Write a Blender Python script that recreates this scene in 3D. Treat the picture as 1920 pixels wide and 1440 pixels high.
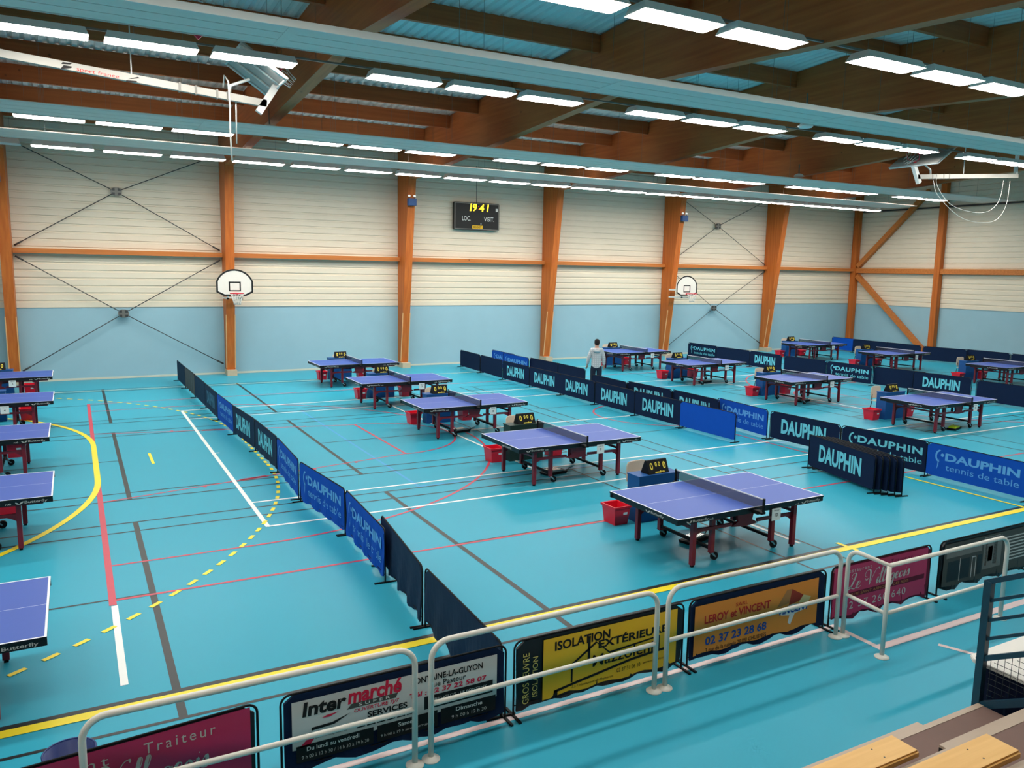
import bpy, bmesh, math, random
from mathutils import Vector, Matrix, Euler
random.seed(7)
SC = bpy.context.scene
for o in list(bpy.data.objects): bpy.data.objects.remove(o)
PI = math.pi
# ------------------------------------------------------------------ camera, world, exposure
cd = bpy.data.cameras.new('camera'); cam = bpy.data.objects.new('camera', cd); SC.collection.objects.link(cam)
cd.sensor_fit = 'HORIZONTAL'; cd.sensor_width = 36.0; cd.lens = 1499.405 / 1920 * 36.0
cd.clip_start = 0.05; cd.clip_end = 200
_y, _p, _r = math.radians(-28.7359), math.radians(-8.0725), math.radians(1.0301)
_f = Vector((-math.sin(_y) * math.cos(_p), math.cos(_y) * math.cos(_p), math.sin(_p)))
_rt = Vector((math.cos(_y), math.sin(_y), 0)); _up = _rt.cross(_f)
_r2 = _rt * math.cos(_r) + _up * math.sin(_r); _u2 = -_rt * math.sin(_r) + _up * math.cos(_r)
cam.matrix_world = Matrix(((_r2.x, _u2.x, -_f.x, 0), (_r2.y, _u2.y, -_f.y, 0), (_r2.z, _u2.z, -_f.z, 3.9384), (0, 0, 0, 1)))
SC.camera = cam
W = bpy.data.worlds.new('world'); SC.world = W; W.use_nodes = True
W.node_tree.nodes['Background'].inputs[0].default_value = (0.6, 0.75, 0.9, 1); W.node_tree.nodes['Background'].inputs[1].default_value = 0.02
SC.view_settings.view_transform = 'Standard'; SC.view_settings.look = 'None'
SC.view_settings.gamma = 1; SC.view_settings.use_curve_mapping = False
SC.view_settings.exposure = -0.45
LAMP = 40.0
SC.cycles.use_denoising = True
SC.cycles.max_bounces = 8; SC.cycles.diffuse_bounces = 5; SC.cycles.glossy_bounces = 3; SC.cycles.transparent_max_bounces = 12
SC.cycles.sample_clamp_indirect = 4.0
SC.cycles.caustics_reflective = False; SC.cycles.caustics_refractive = False

# ------------------------------------------------------------------ materials
def lin(c):
    c = c / 255.0
    return c / 12.92 if c <= 0.04045 else ((c + 0.055) / 1.055) ** 2.4
def rgb(r, g, b): return (lin(r), lin(g), lin(b), 1)
def mat(name, col, rough=0.5, spec=0.5, metal=0.0, var=0.06, scale=8.0, emit=0.0, coat=0.0):
    m = bpy.data.materials.new(name); m.use_nodes = True
    nt = m.node_tree; b = nt.nodes['Principled BSDF']
    c = rgb(*col)
    if var > 0:
        tc = nt.nodes.new('ShaderNodeTexCoord'); nz = nt.nodes.new('ShaderNodeTexNoise'); nz.inputs['Scale'].default_value = scale
        nz.inputs['Detail'].default_value = 4
        mp = nt.nodes.new('ShaderNodeMapRange'); mp.inputs['To Min'].default_value = 1 - var; mp.inputs['To Max'].default_value = 1 + var
        mx = nt.nodes.new('ShaderNodeVectorMath'); mx.operation = 'SCALE'; mx.inputs[0].default_value = c[:3]
        nt.links.new(tc.outputs['Object'], nz.inputs['Vector']); nt.links.new(nz.outputs['Fac'], mp.inputs['Value'])
        nt.links.new(mp.outputs['Result'], mx.inputs['Scale']); nt.links.new(mx.outputs[0], b.inputs['Base Color'])
    else:
        b.inputs['Base Color'].default_value = c
    b.inputs['Roughness'].default_value = rough; b.inputs['Metallic'].default_value = metal
    b.inputs['Specular IOR Level'].default_value = spec
    if coat: b.inputs['Coat Weight'].default_value = coat
    if emit:
        b.inputs['Emission Color'].default_value = c; b.inputs['Emission Strength'].default_value = emit
    return m
def wood(name, c1, c2, axis='Z', scale=1.0, rough=0.5):
    m = bpy.data.materials.new(name); m.use_nodes = True; nt = m.node_tree; b = nt.nodes['Principled BSDF']
    tc = nt.nodes.new('ShaderNodeTexCoord'); mpg = nt.nodes.new('ShaderNodeMapping')
    s = {'X': (0.25, 6, 6), 'Y': (6, 0.25, 6), 'Z': (6, 6, 0.25)}[axis]
    mpg.inputs['Scale'].default_value = [v * scale for v in s]
    nz = nt.nodes.new('ShaderNodeTexNoise'); nz.inputs['Scale'].default_value = 2; nz.inputs['Detail'].default_value = 6
    v = nt.nodes.new('ShaderNodeTexVoronoi'); v.inputs['Scale'].default_value = 1.6 * scale
    kn = nt.nodes.new('ShaderNodeMapRange'); kn.inputs['From Min'].default_value = 0.03; kn.inputs['From Max'].default_value = 0.07
    kn.inputs['To Min'].default_value = 0.45; kn.inputs['To Max'].default_value = 1
    rp = nt.nodes.new('ShaderNodeValToRGB'); rp.color_ramp.elements[0].position = 0.3; rp.color_ramp.elements[1].position = 0.7
    rp.color_ramp.elements[0].color = rgb(*c1); rp.color_ramp.elements[1].color = rgb(*c2)
    sc = nt.nodes.new('ShaderNodeVectorMath'); sc.operation = 'SCALE'
    L = nt.links.new
    L(tc.outputs['Object'], mpg.inputs['Vector']); L(mpg.outputs['Vector'], nz.inputs['Vector']); L(tc.outputs['Object'], v.inputs['Vector'])
    L(nz.outputs['Fac'], rp.inputs['Fac']); L(v.outputs['Distance'], kn.inputs['Value']); L(rp.outputs['Color'], sc.inputs[0]); L(kn.outputs['Result'], sc.inputs['Scale'])
    L(sc.outputs[0], b.inputs['Base Color']); b.inputs['Roughness'].default_value = rough; b.inputs['Specular IOR Level'].default_value = 0.3
    return m
def sheer(name, col, alpha):
    m = bpy.data.materials.new(name); m.use_nodes = True; nt = m.node_tree; b = nt.nodes['Principled BSDF']
    b.inputs['Base Color'].default_value = rgb(*col); b.inputs['Roughness'].default_value = 0.8
    b.inputs['Alpha'].default_value = alpha
    return m
def checked(name, c1, c2):
    m = bpy.data.materials.new(name); m.use_nodes = True; nt = m.node_tree; b = nt.nodes['Principled BSDF']
    tc = nt.nodes.new('ShaderNodeTexCoord'); L = nt.links.new
    w1 = nt.nodes.new('ShaderNodeTexWave'); w1.bands_direction = 'X'; w1.inputs['Scale'].default_value = 4.5
    w2 = nt.nodes.new('ShaderNodeTexWave'); w2.bands_direction = 'Z'; w2.inputs['Scale'].default_value = 4.5
    ad = nt.nodes.new('ShaderNodeMath'); ad.operation = 'MULTIPLY'
    rp = nt.nodes.new('ShaderNodeValToRGB'); rp.color_ramp.elements[0].color = rgb(*c1); rp.color_ramp.elements[1].color = rgb(*c2)
    L(tc.outputs['Object'], w1.inputs['Vector']); L(tc.outputs['Object'], w2.inputs['Vector'])
    L(w1.outputs['Fac'], ad.inputs[0]); L(w2.outputs['Fac'], ad.inputs[1]); L(ad.outputs[0], rp.inputs['Fac']); L(rp.outputs['Color'], b.inputs['Base Color'])
    b.inputs['Roughness'].default_value = 0.9
    return m
M = dict(
    floor=mat('vinyl_floor', (52, 159, 184), 0.34, 0.12, var=0.05, scale=0.6),
    l_white=mat('line_white', (240, 240, 236), 0.4, 0.4, var=0.03), l_yellow=mat('line_yellow', (246, 222, 40), 0.4, 0.4, var=0.03),
    l_red=mat('line_red', (198, 58, 80), 0.4, 0.4, var=0.04), l_grey=mat('line_grey', (26, 32, 35), 0.4, 0.4, var=0.04),
    l_blue=mat('line_blue', (52, 150, 205), 0.4, 0.4, var=0.03), l_pale=mat('line_pale', (205, 205, 175), 0.4, 0.4, var=0.03),
    l_pink=mat('line_pinkish', (214, 192, 190), 0.4, 0.4, var=0.05),
    wall_blue=mat('wall_paint_blue', (152, 186, 198), 0.7, 0.2, var=0.05, scale=1.5), cream=mat('cladding_cream', (226, 212, 190), 0.5, 0.3, var=0.04, scale=2),
    skirting=mat('skirting', (214, 208, 190), 0.6, 0.3), concrete=mat('concrete', (196, 176, 150), 0.8, 0.2, var=0.1),
    deck=mat('steel_deck', (226, 228, 224), 0.5, 0.3, var=0.05), wood_v=wood('glulam_column', (174, 88, 32), (198, 110, 46), 'Z', 1.0),
    wood_y=wood('glulam_rafter', (164, 90, 46), (188, 108, 58), 'Y', 1.0), wood_x=wood('timber_purlin', (152, 84, 44), (176, 100, 54), 'X', 1.0),
    girt=wood('timber_girt', (182, 104, 48), (204, 124, 62), 'X', 1.0), strip=mat('pale_strip', (226, 172, 116), 0.5, 0.3),
    white_metal=mat('white_metal', (226, 224, 218), 0.4, 0.4, var=0.03), panel=mat('radiant_panel_white', (224, 209, 197), 0.5, 0.3, var=0.03),
    housing=mat('lamp_housing', (232, 230, 226), 0.5, 0.3, var=0.02),
    steel=mat('grey_steel', (120, 118, 112), 0.45, 0.5, 0.3, var=0.05), dark_steel=mat('dark_steel', (66, 66, 66), 0.45, 0.5, 0.4, var=0.05),
    black=mat('black_paint', (14, 15, 18), 0.6, 0.2, var=0.05), rubber=mat('rubber', (24, 24, 26), 0.7, 0.2, var=0.05),
    white_rail=mat('white_rail_paint', (228, 222, 212), 0.35, 0.5, var=0.03),
    table_blue=mat('table_blue', (56, 88, 176), 0.42, 0.35, var=0.03), table_line=mat('table_line', (238, 240, 246), 0.45, 0.4, var=0),
    apron=mat('table_apron_black', (18, 18, 22), 0.4, 0.4, var=0.04), maroon=mat('maroon_frame', (124, 26, 42), 0.4, 0.4, var=0.05),
    chrome=mat('chrome', (190, 190, 190), 0.25, 0.5, 0.9, var=0), paper=mat('paper', (232, 230, 228), 0.7, 0.2, var=0.02), ink=mat('ink', (40, 40, 44), 0.7, 0.2, var=0),
    net=sheer('table_net', (26, 28, 36), 0.52), tape=mat('net_tape', (225, 225, 225), 0.7, 0.2, var=0.02),
    navy=mat('navy_cloth', (18, 34, 62), 0.85, 0.12, var=0.08, scale=5), slate=mat('slate_cloth', (32, 52, 76), 0.85, 0.12, var=0.08, scale=5),
    royal=mat('royal_blue_cloth', (12, 78, 178), 0.8, 0.15, var=0.06, scale=5), print_brown=mat('photo_print_cloth', (70, 62, 60), 0.6, 0.3, var=0.45, scale=9),
    cyan=mat('cyan_print', (112, 200, 216), 0.7, 0.2, var=0.02), sky=mat('sky_blue_print', (96, 166, 224), 0.7, 0.2, var=0.02), dim=mat('dim_print', (58, 112, 140), 0.7, 0.2, var=0.02),
    umpire_blue=mat('umpire_blue_panel', (16, 78, 142), 0.5, 0.4, var=0.05, scale=3), umpire_green=mat('umpire_green_panel', (24, 48, 42), 0.5, 0.4, var=0.05, scale=3),
    red_plastic=mat('red_plastic', (222, 22, 48), 0.35, 0.45, var=0.04), cream_plastic=mat('cream_plastic', (226, 208, 186), 0.45, 0.4, var=0.03),
    yellow=mat('yellow_print', (246, 222, 84), 0.5, 0.3, var=0), digits=mat('led_digits', (255, 214, 40), 0.5, 0.3, var=0, emit=3.0), led_red=mat('led_dot', (255, 60, 30), 0.5, 0.3, var=0, emit=2.0),
    board_black=mat('board_black', (16, 15, 15), 0.5, 0.4, var=0.04), lamp=mat('lamp_diffuser', (255, 250, 240), 0.5, 0.2, var=0),
    lamp_off=mat('lamp_unlit', (190, 192, 190), 0.5, 0.3, var=0), spot=mat('spot_glass', (250, 250, 245), 0.3, 0.5, var=0, emit=0.6),
    board_white=mat('backboard_white', (230, 222, 212), 0.4, 0.4, var=0.02), rim=mat('rim_red', (206, 42, 60), 0.4, 0.4, var=0.03),
    hoop_net=mat('hoop_net', (226, 222, 214), 0.8, 0.1, var=0), plexi=mat('plexi_grey', (176, 172, 166), 0.5, 0.3, var=0.05), box_blue=mat('box_blue', (14, 66, 120), 0.45, 0.4, var=0.04),
    rail_blue=mat('rail_blue_paint', (30, 66, 86), 0.4, 0.4, var=0.05), tread=mat('tread_brown', (122, 96, 88), 0.7, 0.25, var=0.08, scale=6), nosing=mat('nosing_alu', (186, 164, 144), 0.45, 0.4, var=0.05),
    riser=mat('riser', (104, 80, 68), 0.7, 0.2, var=0.06), bench=wood('bench_pine', (226, 172, 96), (240, 190, 116), 'X', 1.6, 0.4), wire=mat('wire', (44, 50, 54), 0.5, 0.4, var=0),
    skirt=mat('navy_table_skirt', (14, 20, 48), 0.8, 0.2, var=0.1), tabletop_white=mat('tabletop_white', (226, 220, 212), 0.45, 0.4, var=0.03), cable_red=mat('cable_red', (176, 30, 42), 0.5, 0.4, var=0.05),
    bin=mat('bin_blue', (12, 38, 104), 0.4, 0.4, var=0.05), grey_cloth=mat('grey_cloth', (128, 124, 124), 0.8, 0.2, var=0.08),
    skin=mat('skin', (206, 160, 138), 0.55, 0.3, var=0.03), hair=mat('hair', (44, 36, 34), 0.8, 0.2, var=0.1, scale=60), hoodie=checked('hoodie_check', (188, 190, 194), (222, 222, 222)), jeans=mat('dark_jeans', (38, 46, 62), 0.85, 0.2, var=0.1, scale=20), shoe=mat('shoe', (60, 60, 64), 0.6, 0.3),
    b_white=mat('banner_white', (206, 202, 198), 0.5, 0.3, var=0.03, scale=3), b_yellow=mat('banner_yellow', (238, 184, 30), 0.45, 0.35, var=0.05, scale=3), b_orange=mat('banner_orange', (226, 138, 48), 0.5, 0.3, var=0.04, scale=3),
    b_pink=mat('banner_magenta', (186, 34, 84), 0.4, 0.4, var=0.1, scale=3), b_dark=mat('banner_black', (18, 20, 26), 0.5, 0.35, var=0.08, scale=3), p_black=mat('print_black', (28, 26, 26), 0.6, 0.2, var=0), p_red=mat('print_red', (206, 32, 66), 0.6, 0.2, var=0),
    p_red2=mat('print_brick', (186, 42, 36), 0.6, 0.2, var=0), p_blue=mat('print_blue', (36, 74, 150), 0.6, 0.2, var=0), p_white=mat('print_white', (224, 222, 218), 0.6, 0.2, var=0), p_grey=mat('print_grey', (74, 72, 68), 0.6, 0.2, var=0), p_silver=mat('print_silver', (196, 188, 182), 0.5, 0.3, var=0),
    p_gold=mat('print_gold', (222, 200, 110), 0.6, 0.2, var=0), p_tan=mat('print_tan', (176, 120, 70), 0.6, 0.2, var=0.1), p_tile=mat('print_tile', (150, 52, 36), 0.6, 0.2, var=0.1), p_beige=mat('print_beige', (220, 196, 140), 0.6, 0.2, var=0), p_maroon=mat('print_maroon', (96, 18, 44), 0.6, 0.2, var=0.05),
    p_sign=mat('print_signgrey', (120, 116, 112), 0.6, 0.2, var=0.2, scale=6), tray_silver=mat('tray_silver', (170, 172, 172), 0.25, 0.5, 0.7, var=0.05), lime=mat('lime', (170, 200, 40), 0.5, 0.3, var=0),
    boom=mat('boom_paint', (168, 164, 156), 0.5, 0.3, var=0.03),
    rope=mat('rope', (224, 222, 214), 0.7, 0.2, var=0), red_tag=mat('red_plastic_tag', (214, 40, 70), 0.4, 0.4, var=0),
)
_e = M['lamp'].node_tree.nodes['Principled BSDF']; _e.inputs['Emission Color'].default_value = (1, 0.96, 0.895, 1); _e.inputs['Emission Strength'].default_value = LAMP

# ------------------------------------------------------------------ helpers
class MB:
    def __init__(s): s.bm = bmesh.new(); s.mi = 0
    def _add(s, vs, fs):
        v = [s.bm.verts.new(p) for p in vs]
        for f in fs:
            try:
                fc = s.bm.faces.new([v[i] for i in f]); fc.material_index = s.mi
            except ValueError: pass
        return s
    def box(s, x0, x1, y0, y1, z0, z1, T=None):
        P = [(x, y, z) for z in (z0, z1) for y in (y0, y1) for x in (x0, x1)]
        if T is not None: P = [T @ Vector(p) for p in P]
        return s._add(P, [(0, 2, 3, 1), (4, 5, 7, 6), (0, 1, 5, 4), (2, 6, 7, 3), (0, 4, 6, 2), (1, 3, 7, 5)])
    def quad(s, *P): return s._add(P, [tuple(range(len(P)))])
    def prism(s, pts, a0, a1, axis='Y'):
        n = len(pts)
        def pt(u, v, a): return {'Y': (u, a, v), 'X': (a, u, v), 'Z': (u, v, a)}[axis]
        P = [pt(u, v, a0) for u, v in pts] + [pt(u, v, a1) for u, v in pts]
        return s._add(P, [tuple(range(n)), tuple(range(2 * n - 1, n - 1, -1))] + [(i, i + n, (i + 1) % n + n, (i + 1) % n) for i in range(n)])
    def tube(s, path, r, seg=8, closed=False, cap=True):
        path = [Vector(p) for p in path]; n = len(path); rings = []
        rr = r if isinstance(r, (list, tuple)) else [r] * n
        up = None
        for i, p in enumerate(path):
            if closed: t = path[(i + 1) % n] - path[i - 1]
            else: t = path[min(i + 1, n - 1)] - path[max(i - 1, 0)]
            t.normalize()
            if up is None:
                up = Vector((0, 0, 1)) if abs(t.z) < 0.9 else Vector((1, 0, 0))
            a = up - t * up.dot(t)
            if a.length < 1e-4: a = t.orthogonal()
            a.normalize(); up = a; b = t.cross(a)
            rings.append([s.bm.verts.new(p + (a * math.cos(2 * PI * k / seg) + b * math.sin(2 * PI * k / seg)) * rr[i]) for k in range(seg)])
        m = n if closed else n - 1
        for i in range(m):
            A, B = rings[i], rings[(i + 1) % n]
            for k in range(seg):
                f = s.bm.faces.new((A[k], A[(k + 1) % seg], B[(k + 1) % seg], B[k])); f.material_index = s.mi; f.smooth = True
        if not closed and cap:
            for R, fl in ((rings[0], True), (rings[-1], False)):
                f = s.bm.faces.new(R[::-1] if fl else R); f.material_index = s.mi
        return s
    def lathe(s, prof, c=(0, 0, 0), seg=16, cap=True):
        rings = [[s.bm.verts.new((c[0] + r * math.cos(2 * PI * k / seg), c[1] + r * math.sin(2 * PI * k / seg), c[2] + z)) for k in range(seg)] for r, z in prof]
        for A, B in zip(rings, rings[1:]):
            for k in range(seg):
                f = s.bm.faces.new((A[k], A[(k + 1) % seg], B[(k + 1) % seg], B[k])); f.smooth = True; f.material_index = s.mi
        if cap:
            s.bm.faces.new(rings[0][::-1]).material_index = s.mi; s.bm.faces.new(rings[-1]).material_index = s.mi
        return s
    def mesh(s, name, mats, bevel=0.0):
        if bevel > 0: bmesh.ops.bevel(s.bm, geom=list(s.bm.edges), offset=bevel, segments=2, affect='EDGES', clamp_overlap=True)
        bmesh.ops.recalc_face_normals(s.bm, faces=s.bm.faces)
        me = bpy.data.meshes.new(name); s.bm.to_mesh(me); s.bm.free()
        for m in (mats if isinstance(mats, (list, tuple)) else [mats]): me.materials.append(m)
        return me
    def build(s, name, mats, parent=None, bevel=0.0, loc=None):
        return link(name, s.mesh(name, mats, bevel), parent, loc)
def link(name, me, parent=None, loc=None):
    o = bpy.data.objects.new(name, me); SC.collection.objects.link(o)
    if parent is not None: o.parent = parent
    if loc is not None: o.location = loc
    return o
def tag(o, label, cat, group=None, kind=None):
    o['label'] = label; o['category'] = cat
    if group: o['group'] = group
    if kind: o['kind'] = kind
    return o
def empty(name, loc, rz=0.0, label=None, cat=None, group=None, kind=None):
    o = bpy.data.objects.new(name, None); SC.collection.objects.link(o); o.location = loc; o.rotation_euler = (0, 0, rz); o.empty_display_size = 0.1
    if label: tag(o, label, cat, group, kind)
    return o
CH = {}
def kids(o): return [c for c in bpy.data.objects if c.parent is o]
def dup(root, loc=None, rz=None, label=None, group=None, cache={}):
    key = root.name
    if key not in cache:
        cache[key] = [(c, kids(c)) for c in kids(root)]
    r = root.copy(); SC.collection.objects.link(r)
    if loc is not None: r.location = loc
    if rz is not None: r.rotation_euler = (0, 0, rz)
    if label: r['label'] = label
    if group: r['group'] = group
    for c, sub in cache[key]:
        k = c.copy(); SC.collection.objects.link(k); k.parent = r
        for g in sub:
            q = g.copy(); SC.collection.objects.link(q); q.parent = k
    return r
ORD = ['first', 'second', 'third', 'fourth', 'fifth', 'sixth', 'seventh', 'eighth', 'ninth', 'tenth', 'eleventh', 'twelfth', 'thirteenth', 'fourteenth', 'fifteenth', 'sixteenth', 'seventeenth', 'eighteenth', 'nineteenth', 'twentieth', 'twenty-first', 'twenty-second']
TXT = {}
def text_mesh(body, bold=0.0, shear=0.0, space=1.0, wave=0.0):
    key = (body, bold, shear, space)
    if key in TXT: return TXT[key]
    cu = bpy.data.curves.new('lettering', 'FONT'); cu.body = body; cu.size = 1.0; cu.offset = bold; cu.shear = shear; cu.space_character = space
    cu.resolution_u = 3
    o = bpy.data.objects.new('lettering', cu); SC.collection.objects.link(o)
    dg = bpy.context.evaluated_depsgraph_get(); me = bpy.data.meshes.new_from_object(o.evaluated_get(dg))
    bpy.data.objects.remove(o); bpy.data.curves.remove(cu)
    vs = [v.co.copy() for v in me.vertices]; fs = [tuple(p.vertices) for p in me.polygons]; bpy.data.meshes.remove(me)
    x0 = min(v.x for v in vs); x1 = max(v.x for v in vs); y0 = min(v.y for v in vs); y1 = max(v.y for v in vs)
    TXT[key] = (vs, fs, x0, x1, y0, y1); return TXT[key]
def lettering(parent, body, x0, x1, z0, z1, y, m, bold=0.0, shear=0.0, space=1.0, name='lettering', vertical=False, build=True):
    """text standing in the local XZ plane, readable from -Y; fitted to the rectangle"""
    vs, fs, a0, a1, b0, b1 = text_mesh(body, bold, shear, space)
    P = []
    for v in vs:
        u = (v.x - a0) / (a1 - a0); w = (v.y - b0) / (b1 - b0)
        if vertical: P.append((x1 - w * (x1 - x0), y, z0 + u * (z1 - z0)))
        else: P.append((x0 + u * (x1 - x0), y, z0 + w * (z1 - z0)))
    mb = MB(); mb._add(P, fs)
    me = bpy.data.meshes.new(name); mb.bm.to_mesh(me); mb.bm.free(); me.materials.append(m)
    return link(name, me, parent) if build else me
def poly_xz(mb, pts, y): mb._add([(a, y, b) for a, b in pts], [tuple(range(len(pts)))])
def tris(mb, rect, y):
    x0, x1, z0, z1 = rect; mb._add([(x0, y, z0), (x1, y, z0), (x1, y, z1), (x0, y, z1)], [(0, 1, 2, 3)])

# ================================================================== SETTING
XL, XR, YF, YN = -9.7, 38.4, 30.54, -3.5
RIDGE = 15.2
def under(y): return 8.17 - 0.06 * abs(y - RIDGE)
def deckz(y): return 9.68 - 0.058 * abs(y - RIDGE)
FR_X = [4.75 + 6.68 * k for k in range(-2, 5)]          # left faces of the portal frames
# floor
fl = MB().box(XL, XR, YN, YF, -0.2, 0).build('floor', M['floor']); tag(fl, 'turquoise vinyl sports hall floor covered in coloured court lines', 'floor', kind='structure')
LN = {k: MB() for k in ('l_blue', 'l_grey', 'l_red', 'l_white', 'l_pale', 'l_yellow', 'l_pink')}
LZ = {'l_blue': .001, 'l_grey': .0018, 'l_red': .0026, 'l_white': .0034, 'l_pale': .0042, 'l_yellow': .005, 'l_pink': .0026}
def ln(c, x0, y0, x1, y1, w=0.05):
    d = Vector((x1 - x0, y1 - y0)); d.normalize(); n = Vector((-d.y, d.x)) * w / 2; z = LZ[c] + (0 if abs(d.y) < 1e-6 else .00025 if abs(d.x) < 1e-6 else .00012)
    LN[c]._add([(x0 + n.x, y0 + n.y, z), (x0 - n.x, y0 - n.y, z), (x1 - n.x, y1 - n.y, z), (x1 + n.x, y1 + n.y, z)], [(0, 1, 2, 3)])
def arc(c, cx, cy, r, a0, a1, w=0.05, n=40, dash=None):
    z = LZ[c] + .0005; a0, a1 = math.radians(a0), math.radians(a1)
    if dash:
        L = abs(a1 - a0) * r; k = int(L / (dash[0] + dash[1])); 
        for i in range(k):
            s = a0 + (a1 - a0) * i / k; e = s + (a1 - a0) / k * dash[0] / (dash[0] + dash[1]); seg(c, cx, cy, r, s, e, w, 3, z)
    else: seg(c, cx, cy, r, a0, a1, w, n, z)
def seg(c, cx, cy, r, a0, a1, w, n, z):
    P = []
    for i in range(n + 1):
        a = a0 + (a1 - a0) * i / n
        for q in (r - w / 2, r + w / 2): P.append((cx + q * math.cos(a), cy + q * math.sin(a), z))
    LN[c]._add(P, [(2 * i, 2 * i + 1, 2 * i + 3, 2 * i + 2) for i in range(n)])
CX, CY = 14.3, 17.6
# handball (yellow)
ln('l_yellow', XL + 4, 7.49, 34.2, 7.49, .125); ln('l_grey', XL + 4, 7.60, 34.2, 7.60, .06); ln('l_pale', XL + 4, 27.75, 34.2, 27.75, .07); ln('l_yellow', 14.4, 7.55, 14.4, 9.86, .06)
ln('l_yellow', 9.81, 7.36, 9.81, 7.73, .07); ln('l_yellow', 18.9, 7.36, 18.9, 7.73, .07)
arc('l_yellow', -5.8, 19.2, 6.02, 0, 90, .10); arc('l_yellow', -5.8, 16.1, 6.02, -90, 0, .10); ln('l_yellow', .22, 16.1, .22, 19.2, .10)
arc('l_yellow', -5.8, 19.2, 9.05, 90, 0, .06, dash=(.17, .17)); arc('l_yellow', -5.8, 16.1, 9.05, 0, -90, .06, dash=(.17, .17))
for i in range(9): ln('l_yellow', 3.25, 16.2 + i * .34, 3.25, 16.37 + i * .34, .06)
ln('l_yellow', 1.23, 17.03, 1.23, 18.05, .055)
# tennis (white)
ln('l_white', 2.43, 12.09, 2.43, 23.12, .07)
for y in (12.11, 13.49, 21.74, 23.1): ln('l_white', 2.43, y, 26.2, y, .06)
ln('l_white', 26.2, 12.09, 26.2, 23.12, .07)
for x in (7.94, 20.74): ln('l_white', x, 13.49, x, 21.74, .06)
ln('l_white', 7.94, 17.61, 20.74, 17.61, .06); ln('l_white', 2.45, 17.5, 2.55, 17.5, .05)
ln('l_white', .235, 9.93, .235, 7.92, .07); ln('l_white', 9.29, 7.95, 9.29, 10.05, .06)
# badminton (grey): three courts along X on each half, one court along Y in the middle
for cx in (2.68, 25.92):
    for cy in (10.14, 17.58, 24.95):
        for s in (-1, 1):
            for h in (2.59, 3.05): ln('l_grey', cx - 6.7, cy + s * h, cx + 6.7, cy + s * h, .045)
            ln('l_grey', cx + s * 2.02, cy - 3.05, cx + s * 2.02, cy + 3.05, .075)
            ln('l_grey', cx + s * 2.02, cy, cx + s * 6.7, cy, .04)
            for d in (5.94, 6.7): ln('l_grey', cx + s * d, cy - 3.05, cx + s * d, cy + 3.05, .04)
for x in (11.3, 11.76, 16.84, 17.3): ln('l_grey', x, 10.9, x, 24.3, .04)
for y in (10.9, 11.66, 15.62, 19.58, 23.54, 24.3): ln('l_grey', 11.3, y, 17.3, y, .04)
# volleyball (light blue)
for y in (13.27, 21.93): ln('l_blue', 5.37, y, 23.23, y, .05)
for x in (5.37, 11.3, 17.3, 23.23): ln('l_blue', x, 13.27, x, 21.93, .05)
# basketball (red)
for s in (1, -1):
    X = lambda x: CX + s * (x - CX)
    ln('l_red', X(.22), 9.95, X(.22), 25.18, .08)
    ln('l_red', X(.22), 11.33, X(2.0), 11.33, .045); ln('l_red', X(.22), 23.87, X(2.0), 23.87, .045)
    if s > 0: arc('l_red', 2.0, CY, 6.27, -90, 90, .05, 60)
    else: arc('l_red', X(2.0), CY, 6.27, 90, 270, .05, 60)
    ln('l_red', X(.25), 14.54, X(6.1), 15.83, .045); ln('l_red', X(.25), 20.62, X(6.1), 19.35, .045); ln('l_red', X(6.1), 15.83, X(6.1), 19.35, .055)
    arc('l_red', X(6.1), CY, 1.8, -90 if s > 0 else 90, 90 if s > 0 else 270, .045)
    ln('l_red', X(2.55), 15.05, X(3.05), 15.16, .12); ln('l_red', X(2.55), 20.11, X(3.05), 20.0, .12)
    for q in (1.9, 4.0, 4.9):
        ln('l_red', X(q), 14.54 + (q - .25) * .2205, X(q) , 14.44 + (q - .25) * .2205, .06); ln('l_red', X(q), 20.62 - (q - .25) * .2205, X(q), 20.72 - (q - .25) * .2205, .06)
for y in (10.1, 25.15): ln('l_red', .22, y, 28.38, y, .05)
ln('l_red', CX, 10.1, CX, 25.15, .05); arc('l_red', CX, CY, 1.75, 0, 360, .05, 60)
# pale strip on the floor below the railings
ln('l_pink', XL, 5.78, 7.43, 5.78, .07); ln('l_pink', 7.40, 5.80, 7.40, 5.16, .07); ln('l_pink', 7.36, 5.20, 16, 5.20, .10); ln('l_pink', 8.05, 4.95, 8.3, 4.35, .06)
for k, mb in LN.items(): mb.build('court_lines', M[k], fl)

# cladding helper: horizontal ribs
def ribbed(along0, along1, z0, z1, place):
    P = []; F = []; z = z0; prof = []
    while z < z1 - 1e-6:
        for dz, d in ((0, 0.0), (.17, 0.0), (.185, -.03), (.235, -.03), (.25, 0.0)):
            zz = min(z + dz, z1); prof.append((zz, d))
        z += .25
    q = [prof[0]]
    for p in prof[1:]:
        if p[0] > q[-1][0] + 1e-6: q.append(p)
    for zz, d in q: P += [place(along0, d, zz), place(along1, d, zz)]
    F = [(2 * i, 2 * i + 1, 2 * i + 3, 2 * i + 2) for i in range(len(q) - 1)]
    return P, F
def wall(name, label, lower, upper):
    mb = MB(); lower(mb); mb.mi = 1; upper(mb)
    o = mb.build(name, [M['wall_blue'], M['cream']]); return tag(o, label, 'wall', kind='structure')
ZB = 2.46
wf = wall('wall_far', 'long far wall, pale blue below and ribbed cream cladding above', lambda m: m.box(XL, XR, YF, YF + .2, 0, ZB),
          lambda m: (m._add(*ribbed(XL, XR, ZB, 8.95, lambda a, d, z: (a, YF - .03 - d, z))), m.box(XL, XR, YF + .03, YF + .2, ZB, 9.0)))
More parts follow.
